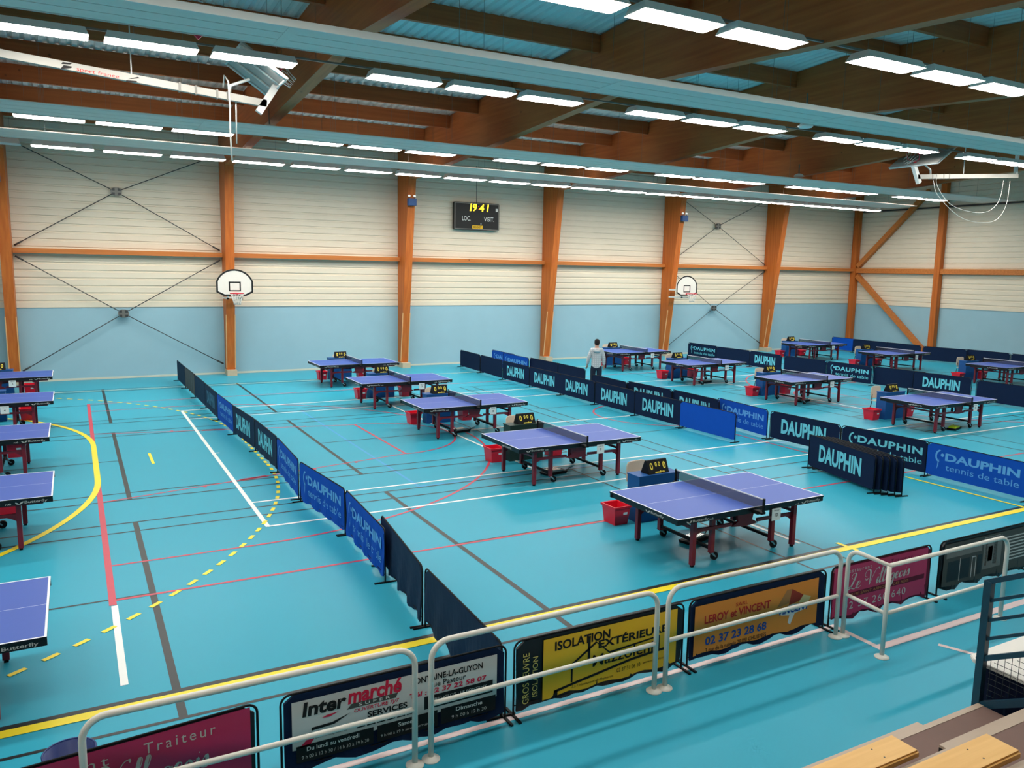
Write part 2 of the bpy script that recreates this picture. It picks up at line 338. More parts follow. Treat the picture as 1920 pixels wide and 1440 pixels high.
wr = wall('wall_right', 'right end wall with blue lower band and cream cladding', lambda m: m.box(XR, XR + .2, YN, YF + .2, 0, ZB),
          lambda m: (m._add(*ribbed(YN, YF, ZB, 9.75, lambda a, d, z: (XR - .03 - d, a, z))), m.box(XR + .03, XR + .2, YN, YF + .2, ZB, 9.8)))
wl = wall('wall_left', 'left end wall of the hall beyond the left table row', lambda m: m.box(XL - .2, XL, YN, YF + .2, 0, ZB), lambda m: m.box(XL - .2, XL, YN, YF + .2, ZB, 9.8))
wn = wall('wall_near', 'wall behind the spectator stand', lambda m: m.box(XL, XR, YN - .2, YN, 0, ZB), lambda m: m.box(XL, XR, YN - .2, YN, ZB, 8.9))
tag(MB().box(XL, XR - .02, YF - .02, YF, 0.004, .07).build('baseboard_far', M['skirting']), 'pale skirting along the foot of the far wall', 'baseboard', kind='structure')
tag(MB().box(XR - .02, XR, YN, YF - .02, 0.004, .07).build('baseboard_right', M['skirting']), 'pale skirting along the foot of the right wall', 'baseboard', kind='structure')
MB().box(XR - .07, XR - .03, YN, YF - .03, 7.42, 7.5).build('trim_bar', M['dark_steel'], wr)
# girts on the far wall, one per bay; on the right wall
gx = FR_X + [38.1]
for i in range(len(gx) - 1):
    MB().box(gx[i] + .31, gx[i + 1] - .01, YF - .30, YF - .06, 4.22, 4.38).build('girt', M['girt'], wf)
for y0, y1 in ((25.56, 30.2), (20.4, 25.22), (15.2, 20.1)):
    MB().box(XR - .27, XR - .06, y0, y1, 4.14, 4.40).build('girt', M['girt'], wr)
# posts and diagonals of the right wall
ps = MB().box(38.07, 38.33, 30.16, 30.48, 0, 8.6).build('corner_post', M['wood_v']); tag(ps, 'orange timber post in the corner of far and right walls', 'post', kind='structure')
for y, lab in ((25.22, 'orange timber post on right wall at the foot of the diagonal brace'), (20.1, 'orange timber post on right wall further towards the stand')):
    tag(MB().box(38.07, 38.35, y, y + .3, 0, 9.0).build('wall_post', M['wood_v']), lab, 'post', kind='structure')
def beam_between(p, q, w, h, side=Vector((1, 0, 0))):
    p, q = Vector(p), Vector(q); t = (q - p).normalized(); n = t.cross(side).normalized()
    mb = MB(); P = []
    for e in (p, q):
        for a, b in ((-1, -1), (1, -1), (1, 1), (-1, 1)): P.append(e + side * a * w / 2 + n * b * h / 2)
    mb._add(P, [(0, 1, 2, 3), (7, 6, 5, 4), (0, 4, 5, 1), (1, 5, 6, 2), (2, 6, 7, 3), (3, 7, 4, 0)]); return mb
tag(beam_between((38.2, 30.1, 4.0), (38.2, 25.65, .12), .22, .24).build('diagonal_brace', M['girt']), 'orange timber diagonal running down the right wall from the corner post', 'brace', kind='structure')
tag(beam_between((38.2, 30.1, 4.5), (38.2, 26.2, 8.3), .22, .24).build('diagonal_brace', M['girt']), 'orange timber diagonal running up the right wall from the corner post', 'brace', kind='structure')
# ceiling deck (ribs along the slope)
mb = MB(); prof = []; x = XL
while x < XR:
    for dx, d in ((0, 0), (.10, 0), (.14, .045), (.21, .045)): prof.append((min(x + dx, XR), d))
    x += .25
prof.append((XR, 0)); vy = []
for y in (YN, RIDGE, YF): vy.append([mb.bm.verts.new((x, y, deckz(y) + d)) for x, d in prof])
for A, B in zip(vy, vy[1:]):
    for k in range(len(prof) - 1):
        if prof[k + 1][0] - prof[k][0] > 1e-6: mb.bm.faces.new((A[k], A[k + 1], B[k + 1], B[k]))
ce = mb.build('ceiling', M['deck']); tag(ce, 'corrugated steel roof deck over timber purlins', 'ceiling', kind='structure')
mb = MB(); mb._add([(XL - .2, YN - .2, deckz(YN) + .25), (XR + .2, YN - .2, deckz(YN) + .25), (XR + .2, RIDGE, deckz(RIDGE) + .25), (XL - .2, RIDGE, deckz(RIDGE) + .25), (XR + .2, YF + .2, deckz(YF) + .25), (XL - .2, YF + .2, deckz(YF) + .25)], [(0, 1, 2, 3), (3, 2, 4, 5)])
mb.build('roof_skin', M['deck'], ce)
ends = [XL] + FR_X + [XR]
pmesh = {}
for k in range(-3, 7):
    y = RIDGE + 1.6 + 2.2 * k if k >= 0 else RIDGE - 1.6 + 2.2 * (k + 1)
    if y > YF - .3: continue
    for i in range(2, len(FR_X)):
        x0 = FR_X[i] + .31; x1 = (FR_X[i + 1] - .01) if i + 1 < len(FR_X) else XR - .05
        MB().box(x0, x1, y - .05, y + .06, deckz(y) - .42, deckz(y) - .005).build('purlin', M['wood_x'], ce)
    i = 1; MB().box(FR_X[1] + .31, FR_X[2] - .01, y - .05, y + .06, deckz(y) - .42, deckz(y) - .005).build('purlin', M['wood_x'], ce)
# portal frames
FL = ['', 'orange glulam column at the left picture edge and the rafter above it', 'orange glulam column carrying the left wall hoop and its rafter', 'orange glulam column left of the wall scoreboard and its rafter',
      'orange glulam column right of the wall scoreboard and its rafter', 'orange glulam column carrying the right wall hoop and its rafter', 'orange glulam column nearest the far right corner and its rafter']
for i, x in enumerate(FR_X):
    if i == 0: continue
    e = empty('portal_frame', (x, YF, 0), 0, FL[i], 'frame', 'glulam portal frames', 'structure')
    prof = [(-.045, .2), (-.36, .2), (-1.24, under(29.3)), (-1.24, 7.7), (-.045, 8.0)]
    MB().prism(prof, 0, .30, 'X').build('column', M['wood_v'], e)
    ra = [(-.045, 8.01), (-1.24, 7.71), (-1.245, under(29.3)), (RIDGE - YF, under(RIDGE)), (YN + .05 - YF, under(YN)), (YN + .05 - YF, deckz(YN) - .01), (RIDGE - YF, deckz(RIDGE) - .01), (-.045, deckz(YF) - .01)]
    MB().prism(ra, .01, .29, 'X').build('rafter', M['wood_y'], e)
    MB().box(-.02, .32, -.62, -.045, 0, .2).build('base_block', M['concrete'], e)
    def fy(z): return -.36 - .88 * (z - .2) / (under(29.3) - .2)
    for xs in (0.0, .30):
        m2 = MB(); 
        m2._add([(xs - .015, fy(.25) - .012, .25), (xs + .015, fy(.25) - .012, .25), (xs + .015, fy(2.2) - .012, 2.2), (xs - .015, fy(2.2) - .012, 2.2), (xs - .015, fy(.25) + .02, .25), (xs + .015, fy(.25) + .02, .25), (xs + .015, fy(2.2) + .02, 2.2), (xs - .015, fy(2.2) + .02, 2.2)],
                [(0, 1, 2, 3), (7, 6, 5, 4), (0, 4, 5, 1), (1, 5, 6, 2), (2, 6, 7, 3), (3, 7, 4, 0)])
        m2.build('corner_strip', M['strip'], e)
# cross braces
def xbrace(x0, x1, z0, z1, hub, label):
    e = empty('cross_brace', (hub[0], YF - .18, hub[1]), 0, label, 'brace', 'cable cross braces on the far wall')
    for cx, cz in ((x0, z0), (x1, z0), (x1, z1), (x0, z1)):
        d = Vector((cx - hub[0], 0, cz - hub[1])); n = d.normalized()
        MB().tube([n * .17, d * .97], .014, 6).tube([d * .93, d], .028, 6).build('rod', M['dark_steel'], e)
    mb = MB(); mb.prism([(.18 * math.cos(a), .15 * math.sin(a)) for a in [PI / 8 + k * PI / 4 for k in range(8)]], -.03, .03, 'Y')
    mb.build('hub_plate', M['steel'], e)
    mb = MB()
    for a in range(4):
        q = PI / 4 + a * PI / 2; MB().box(.13 * math.cos(q) - .045, .13 * math.cos(q) + .045, -.05, -.028, .1 * math.sin(q) - .04, .1 * math.sin(q) + .04).build('bolt', M['dark_steel'], e)
a, b = FR_X[1] + .36, FR_X[2] - .08
xbrace(a, b, 4.46, 7.75, (1.44, 6.31), 'steel cable cross on cream cladding above the beam, left of the hoop')
xbrace(a, b, .4, 4.12, (1.48, 2.25), 'steel cable cross with its hub on the blue band, left of the hoop')
a, b = FR_X[5] + .36, FR_X[6] - .08
xbrace(a, b, 4.46, 7.75, (28.06, 6.28), 'steel cable cross on cream cladding above the beam, right of the right wall hoop')
xbrace(a, b, .4, 4.12, (28.06, 2.26), 'steel cable cross with its hub on the blue band, right of the right wall hoop')

# ================================================================== CEILING LIGHTS AND PANELS
LF, LWID = 1.56, .52
def light_proto(lit=True):
    e = empty('ceiling_light', (0, 0, 0), 0, 'x', 'light')
    w = LWID / 2; mb = MB()
    P = [(0, -w, 0), (LF, -w, 0), (LF, w, 0), (0, w, 0), (.05, -w + .08, .14), (LF - .05, -w + .08, .14), (LF - .05, w - .08, .14), (.05, w - .08, .14)]
    mb._add(P, [(4, 5, 6, 7), (0, 1, 5, 4), (1, 2, 6, 5), (2, 3, 7, 6), (3, 0, 4, 7)]); mb.build('housing', M['housing'], e)
    mb = MB(); c = .06; i = .012
    pts = [(i + c, -w + i), (LF - i - c, -w + i), (LF - i, -w + i + c), (LF - i, w - i - c), (LF - i - c, w - i), (i + c, w - i), (i, w - i - c), (i, -w + i + c)]
    mb._add([(x, y, .004) for x, y in pts] + [(x * .998 + .0016, y * .99, -.003) for x, y in pts], [tuple(range(8, 16))[::-1]] + [(k, (k + 1) % 8, 8 + (k + 1) % 8, 8 + k) for k in range(8)]); mb.build('diffuser', M['lamp'] if lit else M['lamp_off'], e)
    mb = MB().box(.08, LF - .08, -.014, .014, .14, .143).build('added_uplight', M['lamp'] if lit else M['lamp_off'], e)  # added upward glow strip, unseen from below, to lighten deck and rafters
    for hx in (.25, LF - .25): MB().box(hx - .002, hx + .002, -.002, .002, .14, 1.72).build('hanger', M['steel'], e)
    return e
lp = light_proto()
rowsL = []
rowsL.append(('in the row along the far wall', 27.0 - .26, 7.16, [-.82 + 1.805 * k for k in range(20)]))
rowsL.append(('in the row under the middle blue panel', 23.82, 7.5, [-1.07 + 1.81 * j + 6.69 * (k) for k in range(5) for j in range(3)] + [32.37, 34.18]))
rowsL.append(('in the row behind the nearest blue panel', 16.6, 7.86, [-1.09 + 1.805 * j + 6.69 * k for k in range(5) for j in range(3)]))
rowsL.append(('in the row nearest the viewer', 10.07, 7.73, [5.65 + 1.81 * j + 6.69 * k for k in range(2) for j in range(3)]))
first = True
for lab, y, z, xs in rowsL:
    for i, x in enumerate(xs):
        tl = 'long white ceiling light, %s from the left %s' % (ORD[i] if i < len(ORD) else str(i), lab)
        o = lp if first else dup(lp)
        first = False
        o.location = (x, y, z); o['label'] = tl; o['group'] = 'ceiling lights'
# the hall's lights that this view does not reach (they still light the room)
for y, z in ((3.6, 7.3), (10.07, 7.73), (16.6, 7.86), (23.82, 7.5)):
    for k in range(-1, 5):
        for j in range(3):
            x = -1.09 + 1.805 * j + 6.69 * k
            if y < 5 and j == 1: continue
            if y > 5 and k >= 0 and not (y < 11 and (x < 4.5 or x > 17.5)): continue
            o = dup(lp); o.location = (x, y, z); o['label'] = 'long white ceiling light outside the picture'; o['group'] = 'lights outside the picture'
lu = light_proto(False); lu.location = (-2.62, 26.74, 7.16); tag(lu, 'unlit ceiling light at the left end of the row along the far wall', 'light', 'ceiling lights')
# track above the two nearest rows
for y, z, x0, x1, lab in ((16.6, 8.005, -3, 30, 'thin grey track above the lights behind the nearest blue panel'), (10.07, 7.875, 3, 22, 'thin grey track above the lights nearest the viewer')):
    t = empty('light_track', (x0, y, z), 0, lab, 'track'); MB().box(0, x1 - x0, -.02, .02, 0, .035).build('rail', M['steel'], t)
    for k in range(int((x1 - x0) / 3.3)): MB().box(.9 + 3.3 * k, .906 + 3.3 * k, -.003, .003, .035, 1.5).build('hanger', M['steel'], t)
# radiant panels
def radiant(y0, y1, z, x1, label, lip=.014, strips=3):
    e = empty('radiant_panel', (XL + .6, y0, z), 0, label, 'heating panel', 'radiant heating panels')
    L = x1 - XL - .6; w = y1 - y0; g = .022; sw = (w - .05 - g * (strips - 1)) / strips
    MB().box(0, L, .12, w - .12, .02, .06).build('tray', M['panel'], e)
    for s in range(strips):
        a = .025 + s * (sw + g); MB().box(0, L, a, a + sw, 0, .02).build('strip', M['panel'], e)
    if lip > .05: MB().box(0, L, -.012, 0, -.01, lip).build('edge_lip', M['white_metal'], e)
    else: MB().prism([(0, 0), (-.04, .019), (-.04, .021), (.02, .021)], 0, L, 'X').build('edge_lip', M['panel'], e)
    MB().box(0, L, w, w + .012, -.01, .11).build('edge_lip', M['white_metal'], e)
    mb = MB(); n = 0
    while XL + .6 + 2 + 3.34 * n < x1: 
        xx = 2 + 3.34 * n; n += 1
        for yy in (.1, w - .1): MB().box(xx - .0025, xx + .0025, yy - .0025, yy + .0025, .06, deckz(y0 + yy) - z - .01).build('hanger', M['steel'], e)
    for q in range(1, int(L / 6.1)): MB().box(6.1 * q - .09, 6.1 * q + .09, .02, w - .02, -.006, 0).build('joint_cover', M['panel'], e)
radiant(12.51, 13.70, 7.45, XR - .5, 'widest-looking pale blue ceiling panel, crossing the upper left of the picture', .10)
radiant(21.2, 22.7, 7.4, 37.0, 'middle pale blue ceiling panel crossing the hall')
radiant(24.55, 26.0, 7.25, 34.9, 'pale blue ceiling panel nearest the far wall')

# ================================================================== HOOPS
def board_pts(w, h):
    pts = []; 
    for k in range(13):
        a = math.radians(20 + 140 * k / 12.0)
        pts.append((w / 2 * math.cos(a) / math.cos(math.radians(20)), h * .55 + (h * .45) * (math.sin(a) - math.sin(math.radians(20))) / (1 - math.sin(math.radians(20)))))
    return [(.30 * w, 0), (w / 2, .14 * h), (w / 2, h * .5)] + pts + [(-w / 2, h * .5), (-w / 2, .14 * h), (-.30 * w, 0)]
def ring_faces(outer, inner, y):
    n = len(outer); P = [(a, y, b) for a, b in outer] + [(a, y, b) for a, b in inner]
    return P, [(i, (i + 1) % n, (i + 1) % n + n, i + n) for i in range(n)]
def wall_hoop(x, y, z, wy, label):
    e = empty('wall_hoop', (x, y, z), 0, label, 'basketball hoop', 'wall mounted basketball hoops')
    w, h = 1.22, .92; pts = board_pts(w, h)
    MB().prism(pts, 0, .03, 'Y').build('backboard', M['board_white'], e)
    c = (0, h * .48); inn = [(c[0] + (a - c[0]) * .905, c[1] + (b - c[1]) * .88) for a, b in pts]
    mb = MB(); mb._add(*ring_faces(pts, inn, -.003))
    o4 = [(-.2, .16), (.2, .16), (.2, .49), (-.2, .49)]; i4 = [(-.155, .2), (.155, .2), (.155, .445), (-.155, .445)]
    mb._add(*ring_faces(o4, i4, -.003)); mb.build('border_marking', M['board_black'], e)
    R = .225; cz = .1; cy = -.15 - R
    MB().tube([(R * math.cos(2 * PI * k / 20), cy + R * math.sin(2 * PI * k / 20), cz) for k in range(20)], .013, 6, closed=True).box(-.06, .06, -.16, -.003, cz - .05, cz + .012).build('rim', M['rim'], e)
    mb = MB()
    for k in range(12):
        a = 2 * PI * k / 12
        for d in (1, -1):
            mb.tube([(R * math.cos(a), cy + R * math.sin(a), cz), (.17 * math.cos(a + d * .26), cy + .17 * math.sin(a + d * .26), cz - .15), (.12 * math.cos(a + d * .52), cy + .12 * math.sin(a + d * .52), cz - .29), (.11 * math.cos(a + d * .7), cy + .11 * math.sin(a + d * .7), cz - .38)], .007, 4)
    mb.build('net', M['hoop_net'], e)
    br = wy - y
    mb = MB()
    for zz in (-.12, .22):
        mb.box(-.30, .30, br - .05, br, zz, zz + .06); 
        for sx in (-.26, .2): mb.box(sx, sx + .06, .03, br, zz, zz + .06)
    for sx in (-.26, .2): mb.box(sx, sx + .06, .03, .09, -.12, .4)
    mb.build('bracket', M['white_metal'], e)
wall_hoop(4.90, 28.9, 2.90, 29.72, 'white fan shaped backboard with red rim on the column left of the scoreboard')
wall_hoop(24.90, 28.78, 2.93, 29.70, 'white fan shaped backboard with red rim in front of the column near the right corner')
def folded_hoop(s, label, text):
    X = lambda x: CX + s * (x - CX)
    e = empty('folded_hoop', (0, 0, 0), 0, label, 'basketball hoop', 'folded ceiling hoops')
    y = 17.6
    bx = -3.0 if s > 0 else -2.0
    p0, p1 = Vector((X(bx), y, 7.27 + (3.72 - bx) * .0759)), Vector((X(3.72), y, 7.27))
    beam_between(p0, p1, .12, .14, Vector((0, 1, 0))).build('boom', M['boom'], e)
    beam_between((X(3.56), y, 7.08), (X(3.92), y, 7.64), .12, .14, Vector((0, 1, 0))).build('end_plate', M['white_metal'], e)
    d = Vector((X(3.05) - X(3.95), 0, .6)); d.normalize(); n = Vector((s * .555, 0, .832)); o = Vector((X(3.95), y, 7.6))
    def q(u, v, w=0): return o + Vector((0, u, 0)) + d * v + n * w
    mb = MB(); P = []
    for w in (.02, .05):
        for u, v in ((-.9, 0), (.9, 0), (.9, 1.05), (-.9, 1.05)): P.append(q(u, v, w))
    mb._add(P, [(0, 1, 2, 3), (7, 6, 5, 4), (0, 4, 5, 1), (1, 5, 6, 2), (2, 6, 7, 3), (3, 7, 4, 0)]); mb.build('backboard', M['plexi'], e)
    mb = MB()
    for (u0, v0), (u1, v1) in (((-.88, .02), (.88, .02)), ((.88, .02), (.88, 1.03)), ((.88, 1.03), (-.88, 1.03)), ((-.88, 1.03), (-.88, .02)), ((-.3, .02), (-.3, 1.03)), ((.3, .02), (.3, 1.03))):
        mb.tube([q(u0, v0, 0), q(u1, v1, 0)], .028, 6)
    mb.build('board_frame', M['white_metal'], e)
    c = q(0, .1, .3)
    R = .225; mb = MB(); mb.tube([q(R * math.cos(2 * PI * k / 18), .15, .3 + R * math.sin(2 * PI * k / 18)) for k in range(18)], .012, 6, closed=True).tube([q(0, .15, .05), q(0, .15, .1)], .05, 6); mb.build('rim', M['rim'], e)
    mb = MB()
    for k in range(10):
        a = 2 * PI * k / 10; mb.tube([q(R * math.cos(a), .15, .3 + R * math.sin(a)), q(.14 * math.cos(a + .3), -.02, .3 + .14 * math.sin(a + .3)), q(.11 * math.cos(a + .5), -.2, .3 + .11 * math.sin(a + .5))], .006, 4)
    mb.build('net', M['hoop_net'], e)
    MB().tube([(X(3.0), y, 7.4), (X(3.02), y, 7.55), (X(3.4), y, 7.72)], .03, 6).tube([(X(3.85), y, 7.55), q(0, .1, 0)], .035, 6).build('strut', M['white_metal'], e)
    mb = MB()
    for xx in (2.05, 2.35, 2.75, 2.95): a_, b_ = sorted((X(xx) - .02, X(xx) + .02)); mb.box(a_, b_, y - .07, y + .07, 7.405 - .0759 * (xx - 1.95) - .085, 7.405 - .0759 * (xx - 1.95) + .085)
    mb.build('clamp', M['steel'], e)
    # ceiling hanger of the boom
    MB().box(X(-1.9) - .05, X(-1.9) + .05, y - .05, y + .05, 7.72, deckz(y) - .02).build('ceiling_hanger', M['white_metal'], e)
    MB().box(X(1.2) - .01, X(1.2) + .01, y - .01, y + .01, 7.5, deckz(y) - .02).build('ceiling_hanger', M['white_metal'], e)
    if s > 0:
        mb = MB().tube([(2.88, y, 7.5), (2.9, y - .05, 7.72), (2.96, y - .1, 7.6), (2.98, y - .1, 7.1), (2.97, y - .1, 6.6), (2.99, y - .1, 6.05)], .018, 6).tube([(3.12, y + .02, 7.3), (3.11, y + .02, 6.42)], .014, 6)
        mb.build('lifting_strap', M['rope'], e)
        rot = math.atan2(p1.z - p0.z, p1.x - p0.x)
        me = lettering(e, 'sport france', .27, .98, 0, .085, 0, M['p_red2'], 0.0)
        me.location = (0, y - .062, 7.475); me.rotation_euler = (0, -rot, 0)
        mb = MB(); poly_xz(mb, [(0, .01), (.18, .07), (.2, .1), (.06, .1)], 0); poly_xz(mb, [(.02, .11), (.16, .13), (.2, .16), (.04, .15)], 0); poly_xz(mb, [(1.1, .0), (1.3, .04), (1.28, .06), (1.1, .04)], 0); poly_xz(mb, [(1.12, .06), (1.34, .12), (1.3, .14)], 0)
        l2 = mb.build('emblem', M['p_black'], e); l2.location = (0, y - .062, 7.45); l2.rotation_euler = (0, -rot, 0)
    else:
        def curve(P):
            P = [Vector(p) for p in P]; out = []
            for i in range(len(P) - 1):
                a, b, c2, d2 = P[max(i - 1, 0)], P[i], P[i + 1], P[min(i + 2, len(P) - 1)]
                for t in range(6):
                    t /= 6.0; out.append(.5 * ((2 * b) + (c2 - a) * t + (2 * a - 5 * b + 4 * c2 - d2) * t * t + (3 * b - a - 3 * c2 + d2) * t ** 3))
            return out + [P[-1]]
        mb = MB().tube(curve([(X(2.75), y - .06, 7.4), (X(2.7), y - .1, 7.0), (X(2.1), y - .3, 6.4), (X(.9), y - .6, 6.2), (X(-.5), y - .3, 6.65), (X(-1.2), y, 7.5)]), .008, 5).tube(curve([(X(2.9), y - .06, 7.2), (X(2.7), y - .15, 6.7), (X(1.8), y - .5, 5.98), (X(.6), y - .8, 5.9), (X(-.8), y - .4, 6.5), (X(-1.6), y, 7.5)]), .008, 5)
        mb.build('cable', M['rope'], e)
folded_hoop(1, 'folded up basketball hoop on a long white boom below the ceiling, upper left', True)
folded_hoop(-1, 'folded up basketball hoop on a white boom with dangling cables, upper right', True)

# ================================================================== WALL SCOREBOARD AND SMALL FIXTURES
sb = empty('wall_scoreboard', (13.79, YF - .23, 5.57), 0, 'black electronic wall scoreboard showing 19:41 in yellow digits', 'scoreboard')
MB().prism([(.04, 0), (2.03, 0), (2.07, .04), (2.07, 1.07), (2.03, 1.11), (.04, 1.11), (0, 1.07), (0, .04)], 0, .15, 'Y').build('case', M['board_black'], sb)
mb = MB(); mb._add(*ring_faces([(0.02, .02), (2.05, .02), (2.05, 1.09), (.02, 1.09)], [(.05, .05), (2.02, .05), (2.02, 1.06), (.05, 1.06)], -.004)); mb.build('frame_edge', M['steel'], sb)
for t, a, b in (('1', .70, .80), ('9', .84, 1.03), ('4', 1.14, 1.36), ('1', 1.48, 1.58)):
    lettering(sb, t, a, b, .76, 1.06, -.006, M['digits'], .015, .12, name='led_digit')
mb = MB()
for z in (.83, .95): tris(mb, (1.10, 1.125, z, z + .03), -.006)
mb.build('led_colon', M['led_red'], sb)
lettering(sb, 'LOC.', .36, .74, .37, .55, -.006, M['p_white'], .01); lettering(sb, 'VISIT.', 1.36, 1.83, .37, .55, -.006, M['p_white'], .01)
mb = MB(); tris(mb, (.82, 1.30, .06, .19), -.006); mb.build('maker_plate', M['b_yellow'], sb)
lettering(sb, 'BODET', .88, 1.24, .09, .16, -.009, M['p_black'], .02)
mb = MB(); tris(mb, (1.90, 2.0, .78, .91), -.006); tris(mb, (1.2, 1.24, .24, .28), -.006); mb.build('sticker', M['p_white'], sb)
MB().tube([(1.05, .08, 1.11), (1.05, .1, 2.6)], .012, 6).build('cable', M['dark_steel'], sb)
def emergency(x, y, label):
    e = empty('emergency_light', (x, y, 6.33), 0, label, 'emergency light', 'emergency lights on columns')
    MB().box(-.17, .17, -.12, .02, 0, .27).build('battery_box', M['box_blue'], e, .008)
    for s in (-1, 1):
        MB().tube([(s * .11, -.05, .27), (s * .11, -.05, .33)], .015, 6).build('stem', M['dark_steel'], e)
        l = MB().lathe([(.02, 0), (.05, .02), (.055, .05), (.03, .08)], (0, 0, 0), 12).build('spot', M['spot'], e); l.location = (s * .11, -.05, .32)
emergency(FR_X[3] + .12, 29.33, 'blue emergency light box with two round lamps on the column left of the scoreboard')
emergency(FR_X[5] + .2, 29.33, 'blue emergency light box with two round lamps above the right wall hoop')
emergency(FR_X[1] + .0, 29.33, 'blue emergency light box with lamps cut by the left picture edge')
for p, lab in (((4.76, 22.2, 7.50), 'round white ceiling speaker under the rafter above the left wall hoop'), ((16.35, 14.75, 7.62), 'small round white ceiling speaker beside the nearest blue panel'), ((24.1, 21.9, 7.60), 'small round white ceiling speaker beside the middle blue panel')):
    e = empty('ceiling_speaker', p, 0, lab, 'speaker', 'ceiling speakers')
    MB().lathe([(.16, 0), (.19, .04), (.12, .1), (.05, .12)], (0, 0, 0), 16).build('dome', M['white_metal'], e); MB().box(-.015, .015, -.015, .015, .12, under(p[1]) - p[2] + .3).build('stem', M['steel'], e)
tag(MB().prism([(-.1, .05), (0, -.06), (.1, .05)], -.03, .03, 'Y').build('shuttlecock', M['red_tag'], None, 0, (1.9, 13.743, 7.44)), 'small red shuttlecock lodged on the nearest blue ceiling panel', 'shuttlecock')

# ================================================================== TABLE TENNIS TABLES
def leaf_logo(mb, x, z, s, y):
    a = [(0, 0), (-.55, .12), (-.95, .5), (-1.0, .72), (-.55, .62), (-.12, .3)]
    b = [(.02, 0), (.18, .35), (.62, .78), (1.15, .95), (1.1, .6), (.7, .2), (.35, .04)]
    for q in (a, b): poly_xz(mb, [(x + u * s, z + v * s) for u, v in q], y)
def table_proto():
    e = empty('table_tennis_table', (0, 0, 0), 0, 'x', 'table tennis table')
    L, Wd, H = 1.37, .7625, .76
    for s in (-1, 1):
        x0, x1 = (-L, -.004) if s < 0 else (.004, L)
        mt = MB(); mt.mi = 1; mt.box(x0, x1, -Wd, Wd, H - .024, H - .0006); mt.mi = 0; mt.quad((x0, -Wd, H), (x1, -Wd, H), (x1, Wd, H), (x0, Wd, H))
        t = mt.build('tabletop', [M['table_blue'], M['apron']], e)
        mb = MB(); z = H + .0012; w = .02
        def r(a, b, c, d): mb.quad((a, c, z), (b, c, z), (b, d, z), (a, d, z))
        r(x0, x1, -Wd, -Wd + w); r(x0, x1, Wd - w, Wd); r(x0, x1, -.0025, .0025)
        if s < 0: r(-L, -L + w, -Wd + w, Wd - w)
        else: r(L - w, L, -Wd + w, Wd - w)
        mb.build('white_line', M['table_line'], t)
        b = .012
        ap = MB().box(x0, x1, -Wd + b, -Wd + .045, H - .085, H - .024).box(x0, x1, Wd - .045, Wd - b, H - .085, H - .024)
        xe = -L + b if s < 0 else L - .045
        ap.box(xe, xe + .033, -Wd + .045, Wd - .045, H - .085, H - .024); a = ap.build('apron', M['apron'], e)
        # lettering on the long near side, the long far side stays plain from here
        mb = MB(); y = -Wd + b - .0015
        if s < 0: leaf_logo(mb, -L + .20, H - .078, .045, y); xx = -L + .265
        else: leaf_logo(mb, L - .40, H - .078, .045, y); xx = L - .335
        mb.build('emblem', M['p_silver'], a)
        lettering(a, 'Butterfly', xx, xx + .27, H - .080, H - .034, y, M['p_silver'], .012)
        lettering(a, 'n6', xx + .29 if s < 0 else L - .56, xx + .36 if s < 0 else L - .49, H - .076, H - .048, y, M['p_silver'], .01)
    # brand on the left end apron
    g = MB(); leaf_logo(g, .12, H - .078, .045, 0); em = g.build('emblem', M['p_silver'], e); em.location = (-L + b - .0015, 0, 0); em.rotation_euler = (0, 0, -PI / 2)
    bt = lettering(e, 'Butterfly', .19, .46, H - .080, H - .034, 0, M['p_silver'], .012); bt.location = (-L + b - .0015, 0, 0); bt.rotation_euler = (0, 0, -PI / 2)
    fr = MB()
    for s in (-1, 1):   # tubular frame under the top
        fr.box(-1.25, 1.25, s * .62 - .02, s * .62 + .02, H - .125, H - .085)
    fr.box(-1.25, -1.21, -.62, .62, H - .125, H - .085).box(1.21, 1.25, -.62, .62, H - .125, H - .085).box(-.05, .05, -.62, .62, H - .14, H - .085)
    fr.build('top_frame', M['maroon'], e)
    for sx in (-1, 1):
        for sy in (-1, 1):
            lg = MB().box(sx * .95 - .031, sx * .95 + .031, sy * .6 - .031, sy * .6 + .031, .03, H - .085).build('leg', M['maroon'], e)
            MB().box(sx * .95 - .02, sx * .95 + .02, sy * .6 - .02, sy * .6 + .02, 0, .03).build('foot', M['rubber'], lg)
            sh = MB().box(sx * .57 - .031, sx * .57 + .031, sy * .55 - .031, sy * .55 + .031, .13, H - .085).build('wheel_leg', M['maroon'], e)
            ox = .09
            cx, cy = sx * .57 + ox, sy * .55 + .03
            c = MB().prism([(sx * .57 - .02, .13), (sx * .57 + .03, .13), (cx + .012, .05), (cx - .012, .05)], cy - .035, cy - .025, 'Y').prism([(sx * .57 - .02, .13), (sx * .57 + .03, .13), (cx + .012, .05), (cx - .012, .05)], cy + .025, cy + .035, 'Y').build('caster', M['chrome'], e)
            mb = MB(); mb.prism([(cx + .058 * math.cos(2 * PI * k / 16), .058 + .058 * math.sin(2 * PI * k / 16)) for k in range(16)], cy - .02, cy + .02, 'Y'); mb.build('wheel', M['rubber'], c)
    for sy in (-1, 1):
        y = sy * .575
        mb = MB()
        for sx in (-1, 1):
            a, b2 = sorted((sx * .24, sx * .93)); mb.box(a, b2, y - .016, y + .016, .47, .515)
            mb.prism([(sx * .93, .47), (sx * .93, .40), (sx * .87, .44), (sx * .80, .47)], y - .012, y + .012, 'Y')
        mb.build('side_rail', M['maroon'], e)
        mb = MB(); mb.prism([(-.17, H - .09), (.17, H - .09), (.13, .52), (.25, .46), (.05, .44), (-.05, .44), (-.25, .46), (-.13, .52)], y - .02, y + .02, 'Y'); mb.build('centre_bracket', M['maroon'], e)
        MB().box(-.02, .02, sy * .40 - .02, sy * .40 + .02, .47, H - .14).build('lock_arm', M['black'], e)
